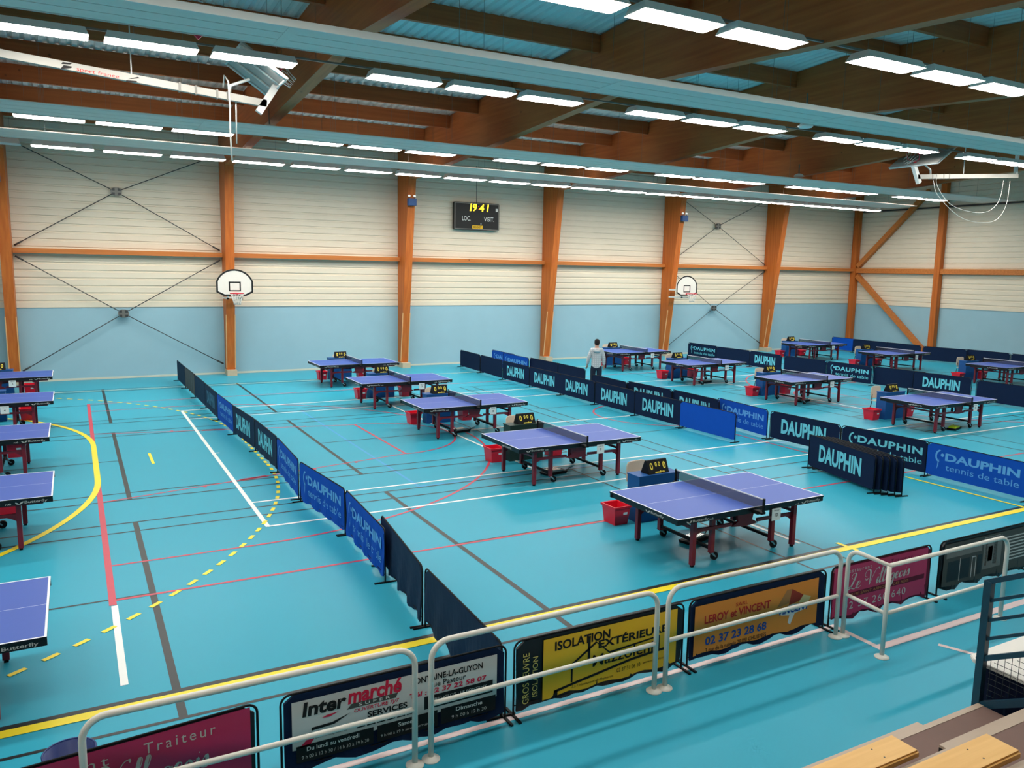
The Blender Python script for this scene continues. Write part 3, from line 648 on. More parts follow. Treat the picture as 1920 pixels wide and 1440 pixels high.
    for sx in (-1, 1):
        MB().box(sx * .57 - .018, sx * .57 + .018, -.53, .53, .165, .205).build('crossbar', M['black'], e)
        MB().box(sx * .95 - .015, sx * .95 + .015, -.58, .58, .52, .56).build('end_rail', M['maroon'], e)
    # net
    n = MB().box(-.002, .002, -.905, .905, H + .004, H + .140).build('net', M['net'], e)
    MB().box(-.006, .006, -.912, .912, H + .138, H + .1525).build('net_band', M['tape'], n)
    for sy in (-1, 1):
        MB().box(-.014, .014, sy * .915 - .012, sy * .915 + .012, H - .03, H + .158).box(-.045, .03, sy * .915 - .012 if sy > 0 else -.927, .927 if sy > 0 else -.74, H - .06, H - .03).box(-.05, .03, sy * .80 - .06, sy * .80 + .06, H - .075, H - .024).build('net_post', M['black'], e)
    return e
def score_proto():
    e = empty('score_flip', (0, 0, 0), 0, 'x', 'score counter')
    # tent shaped stand, 0.42 wide
    MB().prism([(-.105, 0), (.105, 0), (.02, .21), (-.02, .21)], -.21, .21, 'X').build('stand', M['black'], e)
    g = empty('front_face', (0, 0, 0)); bpy.data.objects.remove(g)
    T = math.atan2(.085, .21); Ln = .2266
    def slab(me):
        me.location = (0, -.1065, .001); me.rotation_euler = (-T, 0, 0); return me
    for a, b, c, d in ((-.165, -.105, .07, .185), (-.055, -.015, .115, .19), (.015, .055, .115, .19), (.105, .165, .07, .185)):
        slab(lettering(e, '0', a, b, c, d, 0, M['yellow'], .02, name='score_digit'))
    slab(lettering(e, 'andro', -.08, .12, .012, .048, 0, M['yellow'], .03, .2))
    return e
def umpire_proto(m, nm):
    e = empty('umpire_table', (0, 0, 0), 0, 'x', 'umpire table')
    MB().box(-.41, .41, -.16, .16, .735, .76).build('top', M[m], e)
    MB().box(-.40, .40, -.155, -.14, 0, .735).build('front_panel', M[m], e)
    for s in (-1, 1): MB().box(s * .40 - (.015 if s > 0 else 0), s * .40 + (.015 if s < 0 else 0), -.14, .15, 0, .735).build('side_panel', M[m], e)
    return e
def chair_proto():
    e = empty('chair', (0, 0, 0), 0, 'x', 'chair')
    # faces -Y; back at +Y
    mb = MB(); n = 8
    for k in range(n):
        pass
    mb.prism([(-.20, .50), (.20, .50), (.215, .56), (.215, .78), (.19, .83), (.12, .845), (-.12, .845), (-.19, .83), (-.215, .78), (-.215, .56)], .19, .215, 'Y')
    mb.build('backrest', M['cream_plastic'], e, .008)
    MB().box(-.21, .21, -.21, .20, .43, .455).build('seat', M['cream_plastic'], e, .01)
    for s in (-1, 1):
        MB().tube([(s * .19, -.20, 0), (s * .18, -.15, .43)], .012, 6).build('leg', M['dark_steel'], e)
        MB().tube([(s * .2, .25, 0), (s * .19, .17, .42), (s * .185, .18, .5), (s * .17, .186, .62)], .012, 6).build('leg', M['dark_steel'], e)
    return e
def crate_proto():
    e = empty('towel_box', (0, 0, 0), 0, 'x', 'box')
    a, b, c, d, h, t = .125, .14, .155, .172, .30, .012
    mb = MB()
    def ringp(x, y, z): return [(-x, -y, z), (x, -y, z), (x, y, z), (-x, y, z)]
    P = ringp(a, b, 0) + ringp(c, d, h) + ringp(c - t, d - t, h) + ringp(a - t, b - t, t)
    F = [(3, 2, 1, 0), (12, 13, 14, 15)]
    for q in (0, 4, 8): F += [(q + i, q + (i + 1) % 4, q + 4 + (i + 1) % 4, q + 4 + i) for i in range(4)]
    mb._add(P, F); mb.build('bin', M['red_plastic'], e)
    mb = MB()
    for x0, x1, y0, y1 in ((-c - .015, c + .015, -d - .015, -d + .002), (-c - .015, c + .015, d - .002, d + .015), (-c - .015, -c + .002, -d, d), (c - .002, c + .015, -d, d)): mb.box(x0, x1, y0, y1, h - .03, h + .004)
    mb.build('rim', M['red_plastic'], e)
    mb = MB(); k = (d - b) / h; mb._add([(.02, -b - k * .16 - .004, .16), (.10, -b - k * .16 - .004, .16), (.10, -b - k * .20 - .004, .20), (.02, -b - k * .20 - .004, .20)], [(0, 1, 2, 3)])
    mb.build('sticker', M['paper'], e)
    return e
tp, sp, ub, ug, cp, bp = table_proto(), score_proto(), umpire_proto('umpire_blue', 'blue'), umpire_proto('umpire_green', 'green'), chair_proto(), crate_proto()
used = set()
def place(proto, loc, label, group, rz=0.0):
    if proto.name not in used:
        used.add(proto.name); o = proto; o.location = loc; o.rotation_euler = (0, 0, rz); o['label'] = label; o['group'] = group; return o
    return dup(proto, loc, rz, label, group)
def number_card(t, num):
    c = MB().box(.32, .49, -.775, -.772, .52, .695).build('number_card', M['paper'], t)
    lettering(c, 'TABLE N°', .35, .46, .655, .672, -.7765, M['ink'], .02)
    w = .03 if len(num) == 1 else .055
    lettering(c, num, .405 - w / 2, .405 + w / 2, .575, .625, -.7765, M['ink'], .02)
rows = [
    ('left', [(-1.72, 8.34, '1'), (-1.76, 13.13, '2'), (-1.89, 17.46, '3'), (-1.9, 21.9, '4'), (-2.0, 26.5, '5')]),
    ('middle', [(8.13, 8.53, '10'), (8.26, 13.02, '9'), (8.28, 17.53, '8'), (8.24, 21.91, '7'), (8.30, 26.43, '6')]),
    ('right', [(20.18, 13.06, '12'), (20.19, 17.61, '13'), (20.17, 22.19, '14'), (20.21, 26.49, '15')]),
    ('far', [(30.9, 26.46, '18'), (30.89, 22.17, '17'), (30.9, 17.42, '16')]),
]
ROWNAME = {'left': 'the first row', 'middle': 'the second row', 'right': 'the third row', 'far': 'the fourth row'}
TL = {
    'left': ['nearest', 'second nearest', 'third nearest', 'fourth nearest', 'farthest'],
    'middle': ['nearest', 'second nearest', 'third nearest', 'fourth nearest', 'farthest'],
    'right': ['nearest', 'second nearest', 'third nearest', 'farthest'],
    'far': ['farthest', 'second', 'nearest'],
}
rot_j = random.Random(3)
for rn, lst in rows:
    for i, (x, y, num) in enumerate(lst):
        q = TL[rn][i] if rn != 'far' else ['leftmost', 'centre', 'rightmost'][i]
        rowtxt = ROWNAME[rn]
        t = place(tp, (x, y, 0), 'blue table tennis table, %s in %s from the left' % (q, rowtxt), 'table tennis tables')
        if len([c for c in kids(t) if c.name.startswith('number_card')]) == 0: pass
        t['_num'] = num
        jx, jy = rot_j.uniform(-.03, .03), rot_j.uniform(-.03, .03)
        ux, uy = x - .08 + jx, y + 1.40 + jy
        near = 'the %s table, %s' % (q, rowtxt.replace('the ', '') + ' from left')
        tabs = 'behind %s' % near
        vis = not (rn == 'left' and i < 2)
        if vis:
            up_ = ug if num == '9' else ub
            place(up_, (ux, uy, 0), '%s umpire table %s' % ('dark green' if num == '9' else 'blue', tabs), 'umpire tables')
            if not (rn == 'left' and i < 4): place(sp, (ux + .02 + jy, uy - .01, .76), 'black folding score counter with yellow zeros %s' % tabs, 'score counters', jx * 2)
            if not rn == 'left': place(cp, (x + .0 + jy * 2, y + 1.66 + jx, 0), 'cream plastic chair %s' % tabs, 'umpire chairs', jx * 4)
            if not rn == 'left': place(bp, (x - .73 + jy, y + 1.42 + jx, 0), 'red box on the left %s' % tabs, 'red towel boxes', jx)
        if not (rn == 'left' and i < 1):
            place(bp, (x + .70 - jx, y + 1.38 - jy, 0), 'red box on the right %s' % tabs, 'red towel boxes', -jy)
for t in [o for o in bpy.data.objects if '_num' in o.keys()]:
    num = t['_num']; del t['_num']
    if num != '1' and num != '2' and num != '6': number_card(t, num)
place(bp, (19.33, 9.95, 0), 'red plastic box cut by the right picture edge, above the royal blue barrier', 'red towel boxes', .05)
# trays lying under some tables
def tray(x, y, rz, label, lime=False):
    e = empty('ball_tray', (x, y, 0), rz, label, 'tray', 'things lying under the tables')
    MB().prism([(-.24, 0), (.24, 0), (.27, .05), (-.27, .05)], -.11, .11, 'Y').build('base', M['black'], e)
    MB().prism([(-.2, .05), (.2, .05), (.13, .09), (-.13, .09)], -.09, .09, 'Y').build('lid', M['lime' if lime else 'tray_silver'], e)
    MB().tube([(.27, 0, .03), (.42, .05, .03), (.5, .15, .02), (.62, .18, .02)], .008, 5).build('cord', M['black'], e)
tray(7.95, 8.75, .3, 'black and silver case lying under the nearest table in the middle row')
tray(8.12, 13.05, .1, 'black and silver case lying under the second nearest table in the middle row')
tray(8.15, 17.5, .2, 'black and silver case lying under the third nearest table in the middle row')
tray(20.25, 12.6, .3, 'black case with lime edge under the nearest table right of the double barrier line', True)
tray(20.1, 17.5, .2, 'black and silver case under the second nearest table right of the double barrier line')
tray(20.2, 22.1, .2, 'black and silver case under the third nearest table right of the double barrier line')

# ================================================================== BARRIERS
def cloth_mesh(name, m, w=2.0, h=.70, sag=.0, seed=0, border=None):
    rnd = random.Random(seed); mb = MB(); N = 24; x0, x1 = .035, w - .035
    r = .06; top = []; bot = []
    for i in range(N + 1):
        x = x0 + (x1 - x0) * i / N; d = min(x - x0, x1 - x)
        zt = h - .006 - (r - math.sqrt(max(0, r * r - (r - d) ** 2)) if d < r else 0)
        zb = .06 + sag * (.45 * math.sin(i * .95 + seed) + .2 * math.sin(i * 2.1 + seed) + rnd.uniform(-.12, .12)) + (0 if .5 < i < N - .5 else .01)
        top.append((x, zt)); bot.append((x, zb))
    ww = lambda i, k: sag * .35 * math.sin(i * 1.1 + seed * 2 + k) * (k / 4.0)
    V = []
    for side in (-1, 1):
        for k in range(5):
            for i in range(N + 1):
                a = top[i]; b = bot[i]; t = k / 4.0
                V.append((a[0], side * (.009 if k else .013) + ww(i, k), a[1] + (b[1] - a[1]) * t))
    n1 = N + 1; F = []
    for s in (0, 5):
        for k in range(4):
            for i in range(N):
                q = (s + k) * n1 + i; F.append((q, q + n1, q + n1 + 1, q + 1) if s == 0 else (q, q + 1, q + n1 + 1, q + n1))
    for i in range(N): F.append((i, i + 1, 5 * n1 + i + 1, 5 * n1 + i)); F.append((4 * n1 + i, 9 * n1 + i, 9 * n1 + i + 1, 4 * n1 + i + 1))
    for k in range(4):
        F.append((k * n1, (5 + k) * n1, (6 + k) * n1, (k + 1) * n1)); F.append((k * n1 + N, (k + 1) * n1 + N, (6 + k) * n1 + N, (5 + k) * n1 + N))
    mb._add(V, F); return mb.mesh(name, M[m])
def frame_mesh(w=2.0, h=.70):
    r = .075; p = [(.012, 0, .0)]
    for k in range(6):
        a = PI - k * PI / 10; p.append((.012 + r + r * math.cos(a), 0, h - r + r * math.sin(a)))
    q = [(w - x, y, z) for x, y, z in p[::-1]]
    return MB().tube(p + q, .010, 6).tube([(.012, 0, .10), (w - .012, 0, .10)], .005, 5).mesh('frame', M['black'])
FRM = frame_mesh()
FOOT = MB().box(-.012, .012, -.14, .14, 0, .018).mesh('foot', M['black'])
CL = {}
def emblem_mesh(m):
    mb = MB(); P = []; n = 10
    for k in range(n + 1):
        a = math.radians(100 + 150 * k / n); P.append((.32 + .11 * math.cos(a), .47 + .13 * math.sin(a)))
    for k in range(n + 1):
        a = math.radians(250 - 150 * k / n); P.append((.345 + .10 * math.cos(a), .47 + .11 * math.sin(a)))
    n2 = len(P)
    mb._add([(x, -.0145, z) for x, z in P], [(i, i + 1, n2 - 2 - i, n2 - 1 - i) for i in range(n)])
    poly_xz(mb, [(.36 + .035 * math.cos(2 * PI * k / 12), .50 + .035 * math.sin(2 * PI * k / 12)) for k in range(12)], -.0145)
    poly_xz(mb, [(.27, .34), (.30, .42), (.285, .27), (.26, .2)], -.0145)
    me = bpy.data.meshes.new('emblem'); mb.bm.to_mesh(me); mb.bm.free(); me.materials.append(M[m]); return me
LET = {}
def big(m): 
    if ('b', m) not in LET: LET[('b', m)] = lettering(None, 'DAUPHIN', .36, 1.62, .215, .565, -.0145, M[m], .04, build=False)
    return LET[('b', m)]
def dtt(m):
    if ('d', m) not in LET:
        LET[('d', m)] = (emblem_mesh(m), lettering(None, 'DAUPHIN', .42, 1.86, .40, .555, -.0145, M[m], .035, build=False, space=1.1 if m != 'sky' else 1.0), lettering(None, 'tennis de table', .44, 1.86, .215, .335, -.0145, M[m], .0, build=False))
    return LET[('d', m)]
def barrier(start, ang, kind, label, group, sag=.0):
    """kind: plain_navy, plain_slate, plain_royal, big_navy, big_slate, dtt_navy, dtt_royal, print"""
    e = empty('barrier', (start[0], start[1], 0), ang, label, 'barrier', group)
    base = {'navy': 'navy', 'slate': 'slate', 'royal': 'royal', 'print': 'print_brown'}[kind.split('_')[-1]]
    key = (base, round(sag, 2), len(CL) % 4 if sag else 0)
    if key not in CL: CL[key] = cloth_mesh('cloth', base, sag=sag, seed=key[2])
    link('cloth', CL[key], e); link('frame', FRM, e)
    for x in (.012, 1.988): link('foot', FOOT, e, (x, 0, 0))
    if kind.startswith('big'): link('lettering', big('cyan'), e)
    if kind.startswith('dim'): link('lettering', big('dim'), e)
    if kind.startswith('dtt'):
        c = 'sky' if base == 'royal' else 'cyan'
        a, b, c2 = dtt(c); link('emblem', a, e); link('lettering', b, e); link('lettering', c2, e)
    return e
def along(p0, p1): return math.atan2(p1[1] - p0[1], p1[0] - p0[0])
def run(pts, specs, group):
    for (p0, p1), (kind, label, sag) in zip(pts, specs):
        barrier(p0, along(p0, p1), kind, label, group, sag)
G = 'barriers of the long left line'
Ls = [(3.0, 29.3), (3.02, 27.28), (3.06, 25.3), (3.08, 23.3), (3.10, 21.3), (3.15, 19.36), (3.27, 17.35), (3.29, 15.33), (3.2, 13.22), (3.38, 11.2), (3.44, 9.82), (3.24, 7.82)]
Le = Ls[1:9] + [(3.37, 11.3), (3.28, 9.28), (3.22, 7.86), (3.15, 5.93)]
run(list(zip(Ls, Le)), [
    ('plain_slate', 'plain slate barrier at the far wall end of the left line', .0), ('plain_print', 'barrier with a dark brown photo print, second from the far wall in the left line', .03),
    ('plain_slate', 'plain slate barrier, third from the far wall in the left line', .0), ('dim_slate', 'slate barrier with faint lettering, fourth from the far wall in the left line', .0),
    ('dtt_royal', 'royal blue lettered barrier, farthest blue one in the left line', .0), ('big_slate', 'slate barrier with big pale lettering, farther of the two in the left line', .02),
    ('big_slate', 'slate barrier with big pale lettering, nearer of the two in the left line', .02), ('dtt_royal', 'royal blue lettered barrier just nearer than the two big lettered slate ones', .02),
    ('dtt_royal', 'royal blue lettered barrier, second nearest blue one in the left line', .03), ('dtt_royal', 'royal blue lettered barrier, nearest blue one in the left line', .05),
    ('plain_slate', 'plain slate barrier with wrinkled hem, next to the nearest blue one of the left line', .06), ('plain_slate', 'plain slate barrier at the near end of the left line, meeting the banners', .05)], G)
G = 'barriers right of the middle row'
As = [(13.75, 29.5), (13.66, 27.48), (13.56, 25.45), (13.54, 23.48), (13.57, 21.55), (13.55, 19.55), (13.53, 17.58), (13.56, 15.72)]
Ae = As[1:] + [(13.57, 13.78)]
run(list(zip(As, Ae)), [('plain_navy', 'plain navy barrier at the far wall end of the line right of the middle tables', 0), ('plain_navy', 'plain navy barrier, second from the far wall in the line right of the middle tables', 0)] +
    [('big_navy', 'navy barrier with big pale lettering, %s of five beside the second table row' % q, 0) for q in ('farthest', 'second farthest', 'middle one', 'second nearest', 'nearest')] +
    [('plain_royal', 'plain royal blue barrier at the near end of the line beside the second row', 0)], G)
G = 'barriers left of the right tables'
Bs = [((15.02, 29.15), (15.0, 27.2)), ((14.84, 27.85), (14.88, 25.98)), ((15.0, 26.0), (15.03, 24.1)), ((15.05, 24.2), (14.98, 22.17)), ((14.46, 21.05), (14.36, 19.0)), ((14.54, 19.3), (14.62, 17.42)), ((14.70, 17.40), (14.62, 15.4)), ((14.86, 15.74), (14.64, 13.77)),
      ((14.63, 13.68), (14.69, 11.72)), ((14.70, 11.69), (14.86, 9.78)), ((14.84, 9.76), (14.80, 7.78))]
run(Bs, [('dtt_royal', 'royal blue lettered barrier nearest the far wall behind the plain navy ones', 0), ('dtt_royal', 'royal blue lettered barrier overlapping its twin near the far wall', 0), ('plain_navy', 'plain navy barrier behind the lettered line, left of the person and farther', 0), ('plain_navy', 'plain navy barrier on whose end the person rests a hand', 0),
         ('plain_navy', 'plain navy barrier just in front of the person', 0), ('big_navy', 'navy barrier with half hidden big lettering, right of the person', 0), ('big_navy', 'navy barrier with half hidden big lettering, behind the plain royal blue one', 0), ('dtt_royal', 'royal blue lettered barrier partly behind the plain royal blue one', 0),
         ('big_navy', 'navy barrier with big pale lettering standing behind the folded stack', 0), ('dtt_navy', 'navy barrier with emblem and two lines of lettering behind the folded stack', 0), ('dtt_royal', 'royal blue lettered barrier at the right picture edge', 0)], G)
G = 'folded barriers stacked together'
for i in range(5):
    p0 = (13.30 + .05 * i - .09, 11.26 - .09 * i); p1 = (12.84 + .068 * i - .09, 9.36 - .09 * i)
    barrier(p0, along(p0, p1), 'big_navy' if i == 0 else 'plain_navy', ['navy barrier with big pale lettering in front of the folded stack', 'navy barrier, second in the folded stack', 'navy barrier, third in the folded stack', 'navy barrier, fourth in the folded stack', 'navy barrier at the back of the folded stack'][i], G, 0 if i == 0 else .02)
G = 'barriers between the two rightmost table rows'
Cs = [((25.6, 29.3), (25.58, 27.3)), ((25.42, 27.2), (25.52, 25.25)), ((25.52, 25.25), (25.32, 23.2)), ((25.30, 23.12), (25.46, 21.2)), ((25.40, 21.1), (25.45, 19.22)), ((25.58, 19.17), (25.78, 17.2)), ((25.64, 17.6), (25.84, 15.6)), ((25.46, 15.25), (25.5, 13.25))]
run(Cs, [('dtt_navy', 'navy barrier with emblem lettering at the far wall, between the two rightmost table rows', 0), ('plain_navy', 'plain navy barrier, second from the far wall between the two rightmost table rows', 0), ('big_navy', 'navy barrier with big lettering, third from the far wall between the two rightmost table rows', 0),
         ('plain_navy', 'plain navy barrier, fourth from the far wall between the two rightmost table rows', 0), ('dtt_navy', 'navy barrier with emblem lettering, fifth from the far wall between the two rightmost rows', 0), ('plain_navy', 'plain navy barrier overlapped by a lettered one between the two rightmost table rows', 0),
         ('big_navy', 'navy barrier with big lettering behind the nearest table right of the double line', 0), ('plain_navy', 'plain navy barrier cut by the right edge, between the two rightmost table rows', 0)], G)
G = 'barriers along the right wall'
Ds = [((35.94, 29.62), (35.88, 27.65)), ((35.74, 28.12), (35.8, 26.15)), ((35.8, 26.3), (35.85, 24.34)), ((35.66, 24.12), (36.0, 22.42)), ((36.2, 22.35), (36.33, 20.5)), ((36.22, 20.3), (36.25, 18.3))]
run(Ds, [('plain_royal', 'plain royal blue barrier in the far corner by the corner post', 0)] + [('plain_navy', 'plain navy barrier along the right wall, %s' % q, 0) for q in ('right beside the royal blue one', 'ending at the foot of the diagonal brace', 'just right of the wall post', 'second right of the wall post', 'cut by the right picture edge')], G)

# ================================================================== ADVERTISING BANNERS (near row)
YB = 5.80
def banner(x0, w, label, face, border='navy', sag=.05, seed=1, y0=None, rz=0):
    e = empty('banner', (x0, y0 or YB, 0), rz, label, 'advertising banner', 'advertising banners')
    link('cloth', cloth_mesh('cloth', border, w=w, sag=sag, seed=seed), e); link('frame', frame_mesh(w), e)
    for x in (.012, w - .012): link('foot', FOOT, e, (x, 0, 0))
    if face:
        m, a, b, c, d = face; rnd = random.Random(seed + 5); N = 16; mb = MB(); P = []
        for i in range(N + 1):
            x = a + (b - a) * i / N; P += [(x, -.021, c + sag * (.3 * math.sin(i * 1.43 + seed) + rnd.uniform(-.08, .08))), (x, -.021, d)]
        mb._add(P, [(2 * i, 2 * i + 2, 2 * i + 3, 2 * i + 1) for i in range(N)]); mb.build('printed_face', M[m], e)
    return e
YP = -.0235
def T_(e, s, x0, x1, z0, z1, m, bold=.0, shear=0.0, **k): return lettering(e, s, x0, x1, z0, z1, YP, M[m], bold, shear, **k)
def R_(e, name, m, *rects):
    mb = MB()
    for r in rects:
        if len(r) == 4 and not isinstance(r[0], tuple): tris(mb, r, YP + .0008)
        else: poly_xz(mb, list(r), YP + .0008)
    return mb.build(name, M[m], e)
GLY = {
 'L': (.62, [[(.30, .62), (.16, .78), (.28, .98), (.46, .92), (.42, .62), (.26, .2), (.10, .03), (.02, .08), (.10, .17), (.30, .08), (.50, .0), (.62, .08)]]),
 'V': (.95, [[(.20, .55), (.04, .62), (.02, .84), (.20, 1.0), (.38, .88), (.44, .5), (.46, .0)], [(.46, .0), (.62, .5), (.80, .92), (.98, 1.0), (1.02, .9)], [(.30, .45), (.16, .36), (.05, .5)]]),
 'e': (.34, [[(.0, .12), (.22, .24), (.26, .38), (.16, .42), (.07, .28), (.08, .08), (.18, .0), (.36, .12)]]),
 'i': (.22, [[(.0, .12), (.12, .40), (.08, .1), (.12, .0), (.24, .12)], [(.14, .54), (.15, .58)]]),
 'l': (.26, [[(.0, .12), (.2, .7), (.22, .92), (.14, .92), (.09, .5), (.08, .1), (.14, .0), (.28, .12)]]),
 'a': (.38, [[(.26, .38), (.12, .40), (.04, .2), (.1, .02), (.2, .08), (.28, .38), (.26, .08), (.32, .0), (.4, .12)]]),
 'g': (.36, [[(.26, .38), (.12, .40), (.04, .2), (.1, .04), (.2, .1), (.28, .38), (.24, -.2), (.12, -.4), (.03, -.3), (.16, -.1), (.38, .12)]]),
 'o': (.34, [[(.18, .40), (.06, .3), (.06, .08), (.16, .0), (.27, .14), (.26, .34), (.18, .40), (.24, .32), (.36, .34)]]),
 's': (.28, [[(.0, .12), (.16, .42), (.22, .2), (.18, .02), (.04, .04)], [(.18, .02), (.3, .12)]]), ' ': (.22, [])}
def script(e, body, x0, x1, z0, z1, m):
    tot = sum(GLY[c][0] for c in body); k = (x1 - x0) / tot; x = 0; mb = MB(); q = 0
    for c in body:
        adv, strokes = GLY[c]
        for st_ in strokes:
            pts = [Vector((x + u + v * .16, v)) for u, v in st_]; P = []
            for i in range(len(pts) - 1):
                a, b, c2, d = pts[max(i - 1, 0)], pts[i], pts[i + 1], pts[min(i + 2, len(pts) - 1)]
                for t in range(5):
                    t /= 5.0; P.append(.5 * ((2 * b) + (c2 - a) * t + (2 * a - 5 * b + 4 * c2 - d) * t * t + (3 * b - a - 3 * c2 + d) * t ** 3))
            P.append(pts[-1]); V2 = []; q += 1
            for i, p in enumerate(P):
                t = (P[min(i + 1, len(P) - 1)] - P[max(i - 1, 0)])
                if t.length < 1e-6: t = Vector((1, 0))
                t.normalize(); w = .016 + .045 * max(0, -t.y) * min(1, 4 * min(i, len(P) - 1 - i) / len(P)); n = Vector((-t.y, t.x)) * w
                for s_ in (1, -1): V2.append((x0 + (p.x + s_ * n.x) * k, YP - .0002 * (q % 3), z0 + (p.y + s_ * n.y) * (z1 - z0)))
            mb._add(V2, [(2 * i, 2 * i + 1, 2 * i + 3, 2 * i + 2) for i in range(len(P) - 1)])
        x += adv
    return mb.build('script_lettering', M[m], e)
# magenta banner, left
e = banner(-.93, 2.0, 'magenta restaurant banner at the lower left, cut by the picture edges', ('b_pink', .03, 1.93, .08, .693), 'b_dark', .03, 2, 5.62, .09)
T_(e, 'Restaurant', .12, .98, .565, .635, 'p_silver', .0, space=1.35); T_(e, 'Traiteur', 1.2, 1.68, .565, .645, 'p_silver', .0, space=1.35)
script(e, 'Le Villageois', .62, 1.62, .33, .56, 'p_silver'); T_(e, '02 37 260 640', .4, 1.6, .12, .22, 'p_silver', 0, space=1.2)
# white supermarket banner
e = banner(1.21, 1.97, 'white supermarket banner with red and black lettering behind the railing', ('b_white', .09, 1.86, .245, .64), 'navy', .05, 3)
T_(e, 'Inter', .17, .52, .50, .62, 'p_black', .035, .12); T_(e, 'marché', .53, .98, .515, .645, 'p_red', .035, .12)
R_(e, 'grey_bar', 'p_grey', ((.52, .475), (.93, .475), (.95, .515), (.56, .515))); T_(e, 'SUPER', .62, .88, .483, .507, 'p_white', .01, space=1.7)
T_(e, 'OUVERTURE 7J/7', .58, .96, .425, .465, 'p_red', .015, .15); T_(e, 'SERVICES', .69, 1.03, .365, .415, 'p_black', .03)
R_(e, 'swoosh', 'p_black', ((.24, .40), (.40, .405), (.55, .445), (.42, .385), (.24, .375))); R_(e, 'swoosh', 'p_red', ((.32, .46), (.36, .475), (.46, .48), (.38, .455)))
R_(e, 'slanted_flag', 'p_red', ((.14, .255), (.22, .255), (.29, .345), (.24, .345))); T_(e, 'Les Mousquetaires', .27, .52, .295, .325, 'p_grey', .0)
R_(e, 'icon', 'p_black', *[(.60 + .085 * k, .67 + .085 * k, .295, .35) for k in range(6)])
R_(e, 'icon_detail', 'p_white', *[(.62 + .085 * k, .645 + .085 * k, .315, .34) for k in range(6)])
T_(e, 'FONTAINE-LA-GUYON', 1.07, 1.72, .545, .60, 'p_black', .025); T_(e, 'Rue Pasteur', 1.22, 1.56, .485, .535, 'p_black', .01); T_(e, 'Tél : 02 37 22 58 07', 1.05, 1.76, .43, .475, 'p_red', .03, .08)
R_(e, 'black_block', 'p_black', (1.18, 1.82, .30, .415)); T_(e, '· BILLIGLOT · LE FONTENY', 1.25, 1.76, .365, .385, 'p_white', .0); T_(e, '· FAVERIL · MAUDETOUR · GRANGE ROUGE', 1.22, 1.79, .32, .342, 'p_white', .0)
R_(e, 'black_band', 'p_black', (.12, .74, .13, .27), (.77, 1.30, .13, .27), (1.33, 1.85, .13, .27))
for s, a, b in (('Du lundi au vendredi', .2, .62), ('Samedi', .95, 1.12), ('Dimanche', 1.47, 1.72)): T_(e, s, a, b, .215, .25, 'p_white', .015)
for s, a, b in (('9 h 00 à 12 h 30 / 14 h 30 à 19 h 30', .16, .70), ('9 h 00 à 19 h sans interruption', .8, 1.27), ('9 h 00 à 12 h 30', 1.43, 1.76)): T_(e, s, a, b, .155, .185, 'p_silver', .0)
# yellow insulation banner
e = banner(3.24, 1.95, 'yellow and black insulation banner with a house outline behind the railing', ('b_yellow', .30, 1.84, .10, .665), 'b_dark', .045, 4)
T_(e, 'GROS ŒUVRE', .09, .155, .10, .58, 'p_gold', .0, vertical=True); T_(e, 'ISOLATION', .19, .245, .15, .53, 'p_gold', .0, vertical=True)
T_(e, 'ISOLATION', .42, 1.03, .535, .625, 'p_black', .03); T_(e, 'EXTÉRIEURE', .90, 1.72, .455, .555, 'p_black', .03)
R_(e, 'house_outline', 'p_black', ((.60, .19), (.62, .19), (.62, .36), (.60, .37)), ((.60, .37), (.87, .535), (.88, .515), (.62, .355)), ((.87, .535), (1.03, .40), (1.03, .38), (.88, .515)), ((1.03, .38), (1.62, .42), (1.62, .435), (1.03, .40)), ((1.61, .29), (1.63, .29), (1.63, .435), (1.61, .435)),
   ((.78, .34), (.81, .34), (.81, .60), (.78, .60)), ((.42, .155), (.62, .185), (1.30, .275), (1.75, .30), (1.75, .275), (1.30, .25), (.62, .16), (.42, .13)), ((.42, .09), (.46, .09), (.46, .15), (.42, .15)), ((.42, .085), (.58, .085), (.58, .10), (.42, .10)))
T_(e, 'Mazzoleni', .84, 1.55, .285, .40, 'p_black', .01); T_(e, '02 37 51 06 10', 1.12, 1.40, .165, .205, 'p_black', .0); T_(e, 'www.mazzoleni.fr', 1.43, 1.72, .18, .205, 'p_black', .0)
T_(e, 'Z.I. Châteauneuf-en-Thymerais', .61, 1.08, .125, .155, 'p_black', .0)
# orange heating banner
e = banner(5.24, 2.0, 'orange banner with red and blue lettering and a tiled house behind the railing', ('b_orange', .07, 1.85, .11, .635), 'navy', .045, 6)
T_(e, 'SARL', .62, .79, .535, .575, 'p_red2', .0); T_(e, 'LEROY et VINCENT', .20, 1.12, .425, .515, 'p_red2', .03)
T_(e, 'Électricité générale - Climatisation', .2, 1.12, .335, .385, 'p_blue', .005, .15); T_(e, '02 37 23 28 68', .22, 1.08, .19, .285, 'p_blue', .03); T_(e, '3 rue de la tuilerie 28190 CHUISNES', .23, 1.08, .115, .16, 'p_black', .005)
R_(e, 'house_wall', 'p_tan', ((1.22, .40), (1.36, .58), (1.44, .575), (1.40, .42))); R_(e, 'house_roof', 'p_tile', ((1.40, .40), (1.44, .575), (1.62, .48), (1.56, .42))); R_(e, 'house_gable', 'p_beige', ((1.55, .40), (1.62, .48), (1.74, .44), (1.70, .38)))
R_(e, 'logo_swoosh', 'p_white', ((1.2, .36), (1.45, .40), (1.74, .37), (1.66, .31), (1.50, .29), (1.44, .17), (1.40, .20), (1.42, .28), (1.30, .30))); lettering(e, 'VINCENT', 1.24, 1.72, .305, .385, YP - .001, M['p_blue'], .03, .1)
